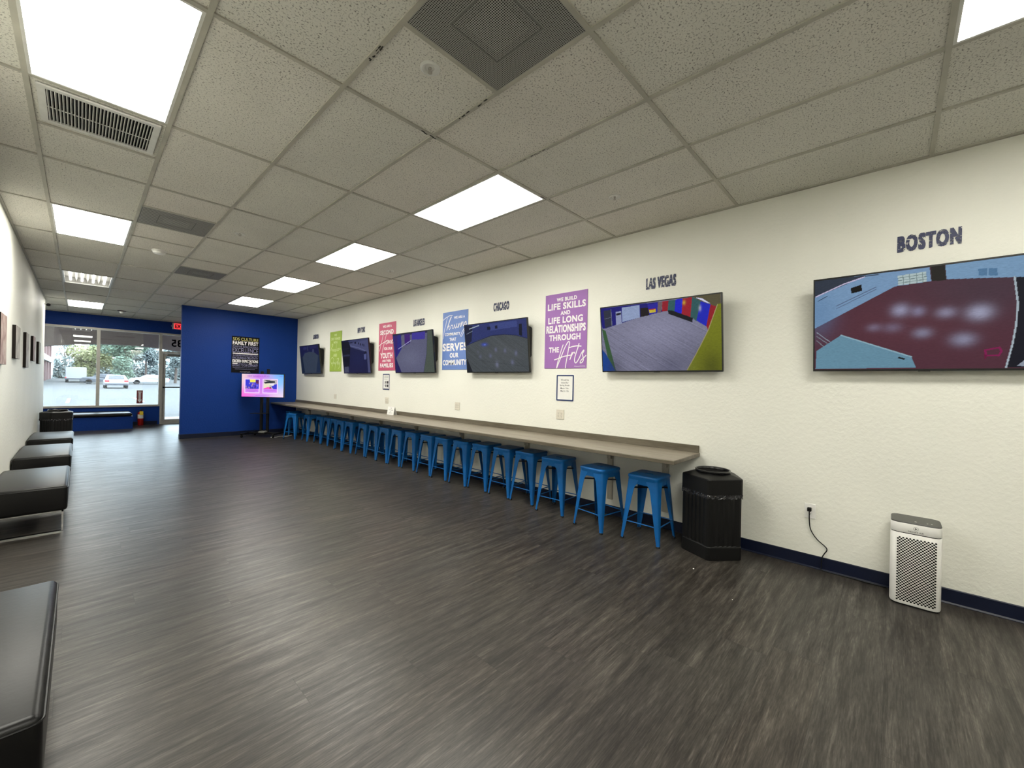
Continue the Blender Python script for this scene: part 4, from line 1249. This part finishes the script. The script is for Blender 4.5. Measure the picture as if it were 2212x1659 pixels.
# ------------------------------------------------------------------ wall televisions
def tv(yc, W, spec, mat, label, nx, ny, zb=1.573, db=0.08, dt=0.16, H=0.71):
    ang = math.asin((dt - db) / H)
    up = Vector((-(dt - db), 0, math.sqrt(H*H - (dt - db)**2))) / H
    c = Vector((XW - db, yc, zb)) + up * (H / 2)
    m = Matrix.Translation(c) @ facing_left(0, 0).to_3x3().to_4x4() @ Matrix.Rotation(ang, 4, 'X')
    t = thing('wall_television', label, 'television', mat=m, group='televisions on the white wall')
    b = MB().rbox((-W/2, -H/2, -0.030), (W/2, H/2, -0.002), 0.004, 2)
    frame_ring2 = [(-W/2, -H/2, W/2, -H/2 + 0.014), (-W/2, H/2 - 0.009, W/2, H/2), (-W/2, -H/2 + 0.014, -W/2 + 0.009, H/2 - 0.009), (W/2 - 0.009, -H/2 + 0.014, W/2, H/2 - 0.009)]
    for x0, y0, x1, y1 in frame_ring2: b.box((x0, y0, -0.003), (x1, y1, 0.0015))
    b.build('bezel', M['black_gloss'], t)
    picture('screen', spec, W - 0.018, H - 0.023, nx, ny, mat, t, 0.0)
    # deep rear housing and hinge box reaching back to the wall
    im = m.inverted()
    def wl(dz, off): 
        q = im @ Vector((XW - off, yc, c.z + dz)); return (q.y, q.z)
    poly = [(H*0.36, -0.030), (-H*0.30, -0.030), wl(-H*0.25, 0.055), wl(-H*0.18, 0.016), wl(H*0.32, 0.016), wl(H*0.34, 0.03)]
    MB().prism(poly, 'x', -W*0.475, W*0.475).build('rear_housing', M['black_plastic'], t)
    MB().prism([wl(-0.11, 0.017), wl(-0.11, 0.002), wl(0.11, 0.002), wl(0.11, 0.017)], 'x', -0.24, 0.24).build('wall_plate', M['black_metal'], t)
    MB().box((-0.03, -H/2 - 0.004, -0.012), (0.03, -H/2 + 0.002, -0.004)).build('sensor_tab', M['black_gloss'], t)
tv(-0.147, 1.235, SCR_BOSTON, M['screen'], 'large wall television under BOSTON, showing an empty red-floored room', 384, 220)
tv(1.745, 1.235, SCR_VEGAS, M['screen'], 'wall television under LAS VEGAS, showing a room with coloured striped walls', 320, 184)
tv(4.045, 1.235, SCR_CHICAGO, M['screen'], 'wall television under CHICAGO, showing a grey floor with blue oval', 256, 148)
tv(6.07, 1.21, SCR_LA, M['screen'], 'wall television under LOS ANGELES, showing purple and blue panels', 200, 116)
tv(8.20, 1.20, SCR_NY, M['screen'], 'wall television under NEW YORK, showing a dark navy room', 180, 104)
tv(10.65, 1.215, SCR_LONDON, M['screen'], 'farthest wall television, under LONDON, showing a dim grey room', 140, 80)

# city names in worn navy vinyl
for s, yc, w, zc, h in (('BOSTON', -0.157, 0.316, 2.491, 0.118), ('LAS VEGAS', 1.755, 0.314, 2.496, 0.121), ('CHICAGO', 4.05, 0.312, 2.512, 0.121), ('LOS ANGELES', 6.075, 0.342, 2.463, 0.122), ('NEW YORK', 8.20, 0.336, 2.490, 0.116), ('LONDON', 10.61, 0.334, 2.503, 0.118)):
    mb = MB(); put_text(mb, s, 0, 0, w, h, 0.0012, 0.042)
    o = mb.build('city_lettering', M['worn'], fix=False)
    o.matrix_world = facing_left(yc, zc)
    tag(o, 'worn navy wall lettering reading ' + s, 'wall lettering', 'city names above the televisions')

# ------------------------------------------------------------------ posters
def poster(name, label, m, w, h, board, lines, strokes, lw, ink='white_print', border=True, inks=None, bold=0.036):
    t = thing(name, label, 'poster', mat=m, group='posters on the walls')
    MB().rbox((-w/2, -h/2, 0.0), (w/2, h/2, 0.005), 0.001, 1).build('board', M[board], t)
    for k, (s, cx, cy, ww, hh) in enumerate(lines):
        key, bd = ink, bold
        if inks and k in inks: key, bd = inks[k]
        mb = MB()
        if s == '|': mb.add([(cx - ww/2, cy - hh/2, 0.0058), (cx + ww/2, cy - hh/2, 0.0058), (cx + ww/2, cy + hh/2, 0.0058), (cx - ww/2, cy + hh/2, 0.0058)], [(0, 1, 2, 3)])
        elif s == '~': scribble(mb, cx, cy, ww, hh, 0.0058, 0.003)
        else: put_text(mb, s, cx, cy, ww, hh, 0.0058, bd)
        mb.build('bar' if s == '|' else 'small_script' if s == '~' else 'lettering', M[key], t, fix=False)
    if strokes:
        mb = MB()
        for q_, s in enumerate(strokes): ribbon(mb, s, lw, 0.0062 + q_ * 2.5e-4)
        mb.build('script_lettering', M[ink], t, fix=False)
    return t
PW, PH = 0.625, 0.925
poster('purple_poster', 'purple wall poster about life skills and the Arts, between two televisions', facing_left(2.936, 2.088), PW, PH, 'purple', PURPLE, PURPLE_S, 0.0125)
poster('blue_poster', 'periwinkle blue poster about a thriving community, left of the CHICAGO television', facing_left(5.07, 2.09), PW, PH, 'periwinkle', BLUE, BLUE_S, 0.010)
poster('pink_poster', 'crimson pink poster about a second home, left of the LOS ANGELES television', facing_left(7.135, 2.09), PW, PH, 'pink', PINK, PINK_S, 0.013)
M['pale_green_print'] = simple('pale_green_print', (0.62, 0.72, 0.36, 1), 0.55)
poster('green_poster', 'lime green poster between the LONDON and NEW YORK televisions', facing_left(9.43, 2.085), PW, PH, 'green', GREEN, GREEN_S, 0.013, 'pale_green_print')
poster('black_poster', 'black poster listing SDS CULTURE values on the blue partition wall', facing_near(2.847, 2.008, YB), 0.60, 0.905, 'blackposter', BLACKP, None, 0.01, 'lilac_print', inks={0: ('yellow_print', 0.0), 1: ('white_print', 0.03), 3: ('lilac_print', 0.0), 4: ('white_print', 0), 7: ('white_print', 0.035), 8: ('white_print', 0), 9: ('white_print', 0), 15: ('white_print', 0)}, bold=0.0)

# small framed notices
def notice(name, label, y, z, w, h, fill):
    t = thing(name, label, 'notice', mat=facing_left(y, z), group='small framed notices')
    f = MB(); b_ = 0.017
    f.rbox((-w/2 - 0.006, -h/2 - 0.006, 0), (w/2 + 0.006, h/2 + 0.006, 0.002), 0.0008, 1)
    f.build('sleeve', M['white_plastic'], t)
    r = MB()
    o = rsq_rect(w/2, h/2, 0.012); i = rsq_rect(w/2 - b_, h/2 - b_, 0.003)
    r.loft([[(p[0], p[1], 0.0025) for p in o], [(p[0], p[1], 0.0045) for p in o], [(p[0], p[1], 0.0045) for p in i], [(p[0], p[1], 0.0025) for p in i]], caps=(False, False))
    r.build('navy_border', M['navy_print'], t)
    MB().box((-w/2 + b_, -h/2 + b_, 0.002), (w/2 - b_, h/2 - b_, 0.003)).build('paper', M['white_paper'], t)
    k = MB(); fill(k); k.build('lettering', M['ink'], t, fix=False)
def rsq_rect(hw, hh, r, n=3):
    out = []
    for cx, cy, a0 in ((hw-r, hh-r, 0), (-hw+r, hh-r, PI/2), (-hw+r, -hh+r, PI), (hw-r, -hh+r, 1.5*PI)):
        for k in range(n + 1): out.append((cx + r*math.cos(a0 + PI/2*k/n), cy + r*math.sin(a0 + PI/2*k/n)))
    return out
def fill_a(k):
    for n_, (s, w) in enumerate((('We will be', 0.118), ('closed for', 0.112), ('Spring Break', 0.145), ('March 11th-', 0.125), ('March 17th', 0.120))):
        put_text(k, s, -0.005, 0.098 - n_*0.034, w, 0.021 if n_ != 2 else 0.024, 0.0034, 0.008)
notice('framed_notice', 'navy-bordered notice about spring break, below the purple poster', 2.922, 1.387, 0.256, 0.318, fill_a)
def fill_b(k):
    for n_ in range(3): scribble(k, 0.0 - 0.02*(n_ == 2), 0.110 - n_*0.028, 0.15, 0.016, 0.0034, 0.004)
    for (cx, cy, w, h) in ((0.055, -0.01, 0.06, 0.05), (0.055, -0.075, 0.06, 0.05), (-0.01, -0.01, 0.03, 0.05), (-0.01, -0.075, 0.03, 0.05)):
        k.add([(cx - w/2, cy - h/2, 0.0034), (cx + w/2, cy - h/2, 0.0034), (cx + w/2, cy + h/2, 0.0034), (cx - w/2, cy + h/2, 0.0034)], [(0, 1, 2, 3)])
    for n_ in range(3): scribble(k, -0.06, -0.005 - n_*0.035, 0.05, 0.018, 0.0034, 0.003)
    scribble(k, 0, -0.122, 0.16, 0.008, 0.0034, 0.003)
notice('framed_notice', 'small bordered price-list notice below the pink poster', 7.14, 1.41, 0.245, 0.306, fill_b)

# outlets
def outlet(y, z, gang, label, plate='ivory_plastic'):
    t = thing('wall_outlet', label, 'outlet', mat=facing_left(y, z), group='electrical outlets')
    w = 0.116 if gang == 2 else 0.072; h = 0.117
    MB().rbox((-w/2, -h/2, 0), (w/2, h/2, 0.006), 0.0025, 2).build('cover_plate', M[plate], t)
    for k in range(gang):
        cx = (k - (gang - 1)/2) * 0.046
        rc = MB().rbox((cx - 0.0165, -0.034, 0.004), (cx + 0.0165, 0.034, 0.0075), 0.002, 1).build('receptacle', M[plate], t)
        s = MB()
        for zz in (0.016, -0.018):
            s.box((cx - 0.008, zz - 0.005, 0.0074), (cx - 0.0055, zz + 0.006, 0.0079)).box((cx + 0.0055, zz - 0.005, 0.0074), (cx + 0.008, zz + 0.005, 0.0079)).box((cx - 0.0025, zz - 0.014, 0.0074), (cx + 0.0025, zz - 0.009, 0.0079))
        s.build('slots', M['ink'], rc)
    return t
outlet(2.986, 1.060, 2, 'double outlet above the counter, below the spring break notice')
outlet(4.972, 1.058, 2, 'double outlet above the counter, below the blue poster')
outlet(7.108, 1.054, 2, 'double outlet above the counter near the white tent card')
outlet(9.404, 1.048, 2, 'double outlet farthest back, below the green poster')
outlet(0.480, 0.450, 1, 'single white outlet low on the wall with black plug in it', 'white_plastic')

# table tent on the counter
t = thing('tent_card', 'white folded tent card standing on the counter', 'card', (XW - 0.085, 6.775, CZ), R(4))
c = MB().loft([[(-0.035, -0.104, 0.0), (-0.035, 0.104, 0.0)], [(-0.004, -0.104, 0.148), (-0.004, 0.104, 0.148)], [(0.045, -0.104, 0.0), (0.045, 0.104, 0.0)]], caps=(False, False), closed=False)
c.add([(-0.0365, -0.104, 0.0), (-0.0365, 0.104, 0.0), (-0.0055, 0.104, 0.148), (-0.0055, -0.104, 0.148)], [(0, 1, 2, 3)])
c.build('folded_card', M['white_paper'], t, fix=False)
k = MB()
for zz, w, h in ((0.118, 0.03, 0.014), (0.085, 0.13, 0.008), (0.052, 0.05, 0.010), (0.033, 0.11, 0.010)):
    scribble(k, 0, zz, w, h, 0.0, 0.003)
k.v = [(-0.0372 + p[1] / 0.148 * 0.031, -p[0], p[1]) for p in k.v]
k.build('print', M['ink'], t, fix=False)

# ------------------------------------------------------------------ pentagonal trash cans
def penta(rad, z, rib=0.0, n=14, rot=PI):
    out = []
    vs = [(rad*math.cos(rot + 2*PI*k/5), rad*math.sin(rot + 2*PI*k/5)) for k in range(5)]
    for k in range(5):
        a, b = Vector(vs[k]), Vector(vs[(k+1) % 5])
        nn = Vector((b - a).yx); nn = Vector((nn.x, -nn.y)).normalized()
        for j in range(n):
            f = j / n
            o = rib * (1 if j % 2 else 0) if 1 < j < n - 1 else 0
            p = a.lerp(b, f) - nn * o
            if j == 0: p = p * 0.975
            out.append((p.x, p.y, z))
    return out
def trash_can(loc, rz, label):
    t = thing('trash_can', label, 'trash can', loc, rz, group='black five-sided trash cans')
    Rr = 0.252
    MB().loft([penta(Rr*0.975, 0.0), penta(Rr*0.985, 0.008), penta(Rr*0.985, 0.105), penta(Rr*0.970, 0.112), penta(Rr*0.970, 0.118, 0.005), penta(Rr*0.97, 0.52, 0.005), penta(Rr*0.97, 0.535)]).build('body', M['black_plastic'], t)
    MB().loft([penta(Rr*0.985, 0.540), penta(Rr, 0.542), penta(Rr, 0.662), penta(Rr*0.985, 0.670), penta(Rr*0.62, 0.694)], caps=(True, True)).build('lid', M['black_plastic'], t)
    MB().lathe([(0.125, 0.685), (0.137, 0.697), (0.141, 0.708), (0.139, 0.716), (0.133, 0.718), (0.127, 0.714), (0.123, 0.700)], n=40, caps=(False, False)).build('opening_rim', M['black_gloss'], t, smooth=True)
    MB().lathe([(0.126, 0.696), (0.001, 0.6961)], n=30).build('opening', M['black_void'], t)
    r = random.Random(5)
    rings = []
    base = [(p[0], p[1]) for p in penta(Rr, 0, n=30)]
    for z in (0.512, 0.524, 0.538, 0.546):
        rings.append([(p[0]*(0.985 + r.uniform(-0.006, 0.030)), p[1]*(0.985 + r.uniform(-0.006, 0.030)), z + r.uniform(-0.010, 0.004)) for p in base])
    MB().loft(rings, caps=(False, False)).build('bin_liner', M['bag'], t, fix=False)
    return t
tc = trash_can((3.802, 1.145, 0), R(11), 'black five-sided trash can with round opening at the near end of the counter')
dup(tc, (-0.285, 12.15, 0), R(70), 'black five-sided trash can beyond the last leather bench, near the window')

# ------------------------------------------------------------------ air purifier with plug and cord
PX, PY, PD, PWd, PHt = 3.790, -0.1185, 0.235, 0.246, 0.556
t = thing('air_purifier', 'white tower air purifier with dotted front grille against the right wall', 'air purifier', (PX, PY, 0), R(0))
def rr(hy, d, r, z, n=5):
    out = []
    for cx, cy, a0 in ((d-r, hy-r, 0), (r, hy-r, PI/2), (r, -hy+r, PI), (d-r, -hy+r, 1.5*PI)):
        for k in range(n + 1): out.append((cx + r*math.cos(a0 + PI/2*k/n), cy + r*math.sin(a0 + PI/2*k/n), z))
    return out
h2 = PWd/2
def shr(e, z): return [(p[0], p[1], p[2]) for p in [((q[0]-PD/2)*e + PD/2, q[1]*e, z) for q in rr(h2, PD, 0.045, z)]]
MB().loft([shr(0.95, 0.0), shr(0.95, 0.012)]).build('foot', M['black_plastic'], t)
MB().loft([shr(0.97, 0.010), shr(1.0, 0.018), shr(1.0, 0.478), shr(0.985, 0.481)]).build('body', M['white_plastic'], t, smooth=True)
MB().loft([shr(0.965, 0.480), shr(0.965, 0.488)]).build('seam_gap', M['black_void'], t)
MB().loft([shr(0.985, 0.486), shr(1.0, 0.489), shr(1.0, 0.545), shr(0.985, 0.550)]).build('collar', M['white_plastic'], t, smooth=True)
tp = MB().loft([shr(0.99, 0.549), shr(0.99, 0.553), shr(0.97, 0.556)]).build('top_panel', M['grey_top'], t)
bt = MB()
for yy, rdi in ((0.0, 0.006), (-0.055, 0.004), (-0.075, 0.004)): bt.lathe([(rdi, 0.5562), (rdi, 0.5566), (0.0005, 0.5567)], (0.06, yy, 0), 10)
bt.build('touch_buttons', M['white_plastic'], tp)
g = MB()
nc, nr = 22, 46
for a in range(nc):
    for b in range(nr):
        if (a + b) % 2: continue
        y = 0.085 - a * 0.178 / (nc - 1); z = 0.034 + b * 0.416 / (nr - 1)
        rr_ = 0.0058
        g.add([(-0.0006, y + rr_*math.cos(PI/3*q), z + rr_*math.sin(PI/3*q)) for q in range(6)], [tuple(range(6))])
g.build('grille_holes', M['black_void'], t, fix=False)
lg = MB()
put_text(lg, 'MEDIFY AIR', 0, 0.4995, 0.074, 0.010, 0.0, 0.0)
a_ = [(0.0115*math.cos(2*PI*k/24), 0.522 + 0.0115*math.sin(2*PI*k/24)) for k in range(25)]
ribbon(lg, a_, 0.0014, 0.0, 1)
lg.add([(-0.0045, 0.5155, 0), (0.0065, 0.522, 0), (-0.0045, 0.5285, 0)], [(0, 1, 2)])
lg.v = [(-0.0008, -p[0], p[1]) for p in lg.v]
lg.build('logo', M['grey_top'], t, fix=False)
t = thing('power_cord', 'black power cord hanging from the low outlet down to the floor', 'power cord', (0, 0, 0))
MB().rbox((XW - 0.040, 0.468, 0.450), (XW - 0.0078, 0.496, 0.482), 0.006, 2).build('plug', M['black_plastic'], t)
cp = [(XW-0.022, 0.482, 0.456), (XW-0.020, 0.481, 0.37), (XW-0.013, 0.470, 0.298), (XW-0.010, 0.430, 0.235), (XW-0.008, 0.368, 0.179), (XW-0.011, 0.384, 0.131), (XW-0.022, 0.394, 0.104), (XW-0.024, 0.396, 0.039), (XW-0.028, 0.385, 0.0055), (XW-0.030, 0.24, 0.0055), (XW-0.034, 0.107, 0.0055), (XW-0.03, 0.02, 0.0055)]
MB().tube([tuple(p) for p in smooth_path(cp, 5)], 0.0038, 8).build('cable', M['black_plastic'], t, smooth=True)

# ------------------------------------------------------------------ leather benches on the left
BW = 0.478
def bench(y0, y1, label):
    L = y1 - y0
    t = thing('leather_bench', label, 'bench', (XL + 0.008, y0, 0), group='black leather benches on the left wall')
    c = MB().rbox((0.006, 0, 0.195), (BW, L, 0.422), 0.026, 4).build('cushion', M['leather'], t, smooth=True)
    pp = MB()
    for z in (0.400,):
        o = rsq_rect((BW - 0.006)/2 + 0.001, L/2 + 0.001, 0.03, 5)
        lp = [((BW + 0.006)/2 + p[0], L/2 + p[1], z) for p in o]; lp.append(lp[0])
        pp.tube(lp, 0.0035, 6)
    pp.build('piping', M['leather'], c, smooth=True)
    for y in (0.035, L - 0.035):
        f = MB()
        for x in (0.05, BW - 0.03): f.box((x - 0.006, y - 0.02, 0.008), (x + 0.006, y + 0.02, 0.196))
        f.box((0.045, y - 0.02, 0.0), (BW - 0.024, y + 0.02, 0.012)).box((0.045, y - 0.02, 0.184), (BW - 0.024, y + 0.02, 0.196))
        f.build('leg_frame', M['chrome'], t)
    MB().box((0.03, 0.06, 0.182), (BW - 0.03, L - 0.06, 0.197)).build('base_panel', M['black_plastic'], t)
bench(1.81, 2.985, 'black leather bench nearest the camera, cut off at the lower left')
bench(5.45, 6.65, 'second black leather bench along the left wall, with chrome leg frame showing')
bench(7.50, 8.80, 'third black leather bench along the left wall, counting from the camera')
bench(9.48, 10.68, 'farthest black leather bench along the left wall, before the trash can')

# canvases on the left wall
CN = Matrix(((0, 0, 1, XL), (1, 0, 0, 0), (0, 1, 0, 0), (0, 0, 0, 1)))
def canvas(y0, y1, z0, z1, art, label):
    m = CN.copy(); m[1][3] = (y0 + y1)/2; m[2][3] = (z0 + z1)/2
    t = thing('canvas_print', label, 'picture', mat=m, group='canvas prints on the left wall')
    w, h = (y1 - y0)/2, (z1 - z0)/2
    MB().rbox((-w, -h, 0.001), (w, h, 0.030), 0.002, 1).build('stretcher', M['darkcanvas'], t)
    MB().box((-w + 0.001, -h + 0.001, 0.0295), (w - 0.001, h - 0.001, 0.0306)).build('print', M[art], t)
canvas(6.14, 6.60, 1.51, 2.00, 'art_rose', 'rose-grey canvas print at the left photo edge, nearest the camera')
canvas(7.48, 7.98, 1.60, 1.99, 'art_grey', 'short beige canvas print, second from the camera on the left wall')
canvas(8.83, 9.25, 1.51, 2.00, 'art_grey', 'tall dark-edged canvas print in the middle of the five on the left wall')
canvas(10.08, 10.50, 1.63, 2.03, 'art_rose', 'rose-toned short canvas print, fourth from the camera')
canvas(11.36, 11.88, 1.61, 2.01, 'art_green', 'farthest canvas print on the left wall, greenish face')

# ------------------------------------------------------------------ screen on a rolling stand
t = thing('rolling_screen_stand', 'bright pink and purple screen on a black rolling stand before the blue wall', 'television stand', (3.10, 11.22, 0), R(-46))
# local +x runs to the viewer's right along the screen, -y faces the camera
b = MB().rbox((-0.40, -0.02, 0.075), (0.40, 0.06, 0.115), 0.01, 2)
for sx in (-1, 1): b.rbox((sx*0.37 - 0.03, -0.28, 0.075), (sx*0.37 + 0.03, 0.30, 0.11), 0.01, 2)
b.build('base', M['black_metal'], t)
for sx in (-1, 1):
    for y in (-0.25, 0.27):
        w_ = MB().lathe([(0.030, -0.012), (0.034, 0), (0.030, 0.012)], n=18)
        w_.v = [(sx*0.37 + p[2], y + p[0], 0.034 + p[1]) for p in w_.v]
        w_.box((sx*0.37 - 0.016, y - 0.012, 0.05), (sx*0.37 + 0.016, y + 0.012, 0.08))
        w_.build('caster', M['black_plastic'], t, smooth=True)
for sx in (-1, 1):
    MB().rbox((sx*0.075 - 0.028, 0.0, 0.11), (sx*0.075 + 0.028, 0.05, 1.60 if sx < 0 else 1.66), 0.006, 2).build('column', M['black_metal'], t)
MB().rbox((-0.25, -0.16, 0.57), (0.13, 0.02, 0.582), 0.004, 1).build('shelf', M['black_metal'], t)
MB().rbox((-0.04, -0.16, 0.115), (0.11, -0.03, 0.15), 0.004, 1).build('power_box', M['grille_back'], t)
SW, SH = 1.03, 0.575
zc = 1.252
MB().rbox((-SW/2, -0.075, zc - SH/2), (SW/2, -0.035, zc + SH/2), 0.006, 2).build('screen_case', M['black_gloss'], t)
MB().box((-0.2, -0.036, zc - 0.15), (0.2, 0.001, zc + 0.15)).build('mount_plate', M['black_metal'], t)
PROMO = [('G', ((238, 205, 205), (70, 165, 250), (240, 90, 215), (235, 215, 235))),
 ('B', (205, 95, 235), (0.42, 0.1), 0.30, 0.5, 0.9), ('B', (195, 85, 235), (0.50, 0.6), 0.25, 0.5, 0.8), ('B', (110, 200, 255), (0.9, 0.35), 0.16, 0.35, 0.8), ('B', (250, 110, 220), (0.15, 0.95), 0.3, 0.12, 0.7), ('B', (170, 140, 255), (0.45, 0.97), 0.3, 0.10, 0.7), ('B', (232, 215, 210), (0.03, 0.3), 0.08, 0.35, 0.8)]
for u0, u1 in ((0.065, 0.43), (0.495, 0.865)):
    PROMO.append(('P', (236, 205, 250), [(u0, 0.20), (u1, 0.20), (u1, 0.85), (u0, 0.85)]))
    PROMO.append(('P', (205, 130, 238), [(u0 + 0.025, 0.24), (u1 - 0.025, 0.24), (u1 - 0.025, 0.80), (u0 + 0.025, 0.80)]))
rp = random.Random(3)
PROMO += [('P', (60, 60, 205), [(0.09, 0.24), (0.41, 0.24), (0.41, 0.65), (0.09, 0.65)]), ('P', (238, 225, 90), [(0.19, 0.24), (0.33, 0.24), (0.33, 0.36), (0.20, 0.36)]), ('P', (95, 40, 90), [(0.34, 0.27), (0.405, 0.27), (0.405, 0.44), (0.34, 0.42)])]
for k in range(26): PROMO.append(('B', rp.choice([(120, 100, 240), (170, 120, 235), (235, 190, 170), (70, 40, 70), (150, 140, 250)]), (rp.uniform(0.10, 0.40), rp.uniform(0.40, 0.58)), 0.014, 0.035, 0.9))
for k in range(16): PROMO.append(('B', rp.choice([(110, 90, 40), (60, 40, 60), (225, 180, 150)]), (rp.uniform(0.10, 0.40), rp.uniform(0.56, 0.64)), 0.014, 0.03, 0.9))
PROMO += [('P', (190, 180, 185), [(0.525, 0.24), (0.84, 0.24), (0.84, 0.65), (0.525, 0.65)]), ('P', (225, 220, 190), [(0.525, 0.40), (0.68, 0.38), (0.66, 0.58), (0.525, 0.62)]), ('P', (40, 45, 55), [(0.53, 0.36), (0.66, 0.28), (0.79, 0.30), (0.80, 0.36), (0.56, 0.41)]), ('P', (90, 90, 90), [(0.53, 0.245), (0.70, 0.245), (0.60, 0.30)]),
 ('P', (250, 80, 190), [(0.525, 0.62), (0.64, 0.55), (0.74, 0.65), (0.525, 0.65)]), ('P', (60, 60, 205), [(0.71, 0.54), (0.79, 0.44), (0.84, 0.42), (0.84, 0.65), (0.76, 0.65)]), ('P', (230, 225, 235), [(0.66, 0.42), (0.78, 0.40), (0.76, 0.50), (0.68, 0.48)]), ('P', (110, 20, 50), [(0.66, 0.58), (0.70, 0.56), (0.71, 0.61), (0.67, 0.62)])]
p = picture('screen', PROMO, SW - 0.024, SH - 0.024, 300, 168, M['screen_bright'], t, 0)
p.data.transform(Matrix(((1, 0, 0, 0), (0, 0, -1, -0.0765), (0, 1, 0, zc), (0, 0, 0, 1))))
M['promo_ink'] = emit('lit_purple_screen_text', (0.20, 0.03, 0.33, 1), 0.9)
def on_screen(name, fn):
    k = MB(); fn(k)
    k.v = [(q[0], -0.0774, zc + q[1]) for q in k.v]
    k.build(name, M['promo_ink'], p, fix=False)
on_screen('heading_text', lambda k: put_text(k, 'NEW CLASSES & SUPPLIES', -0.10, 0.228, 0.52, 0.042, 0, 0.0))
for cx in (-0.255, 0.185):
    on_screen('caption_text', lambda k: scribble(k, cx, -0.115, 0.25, 0.016, 0, 0.004))
    on_screen('caption_text', lambda k: scribble(k, cx, -0.155, 0.14, 0.012, 0, 0.003))
on_screen('corner_mark', lambda k: scribble(k, 0.435, 0.225, 0.07, 0.03, 0, 0.005))
on_screen('caption_text', lambda k: scribble(k, 0.0, -0.245, 0.34, 0.01, 0, 0.003))
t = MB().tube([tuple(q) for q in smooth_path([(3.19, 10.98, 0.006), (3.30, 10.93, 0.006), (3.42, 11.05, 0.006), (3.55, 10.98, 0.006), (3.70, 11.10, 0.006)], 6)], 0.006, 8).build('white_extension_cord', M['white_plastic'], smooth=True)
tag(t, 'white cord on the floor between the rolling stand and the stools', 'cord')
for k, (x, y, r2) in enumerate(((3.324, 1.127, 0.006), (3.032, 0.772, 0.004))):
    o = MB().rbox((x - r2, y - r2*0.7, 0.0), (x + r2, y + r2*0.7, 0.004), 0.0015, 1).build('paper_scrap', M['white_paper'])
    tag(o, ('tiny white scrap on the floor just in front of the black trash can', 'tinier white speck on the floor toward the camera from the trash can')[k], 'scrap', 'specks on the floor')
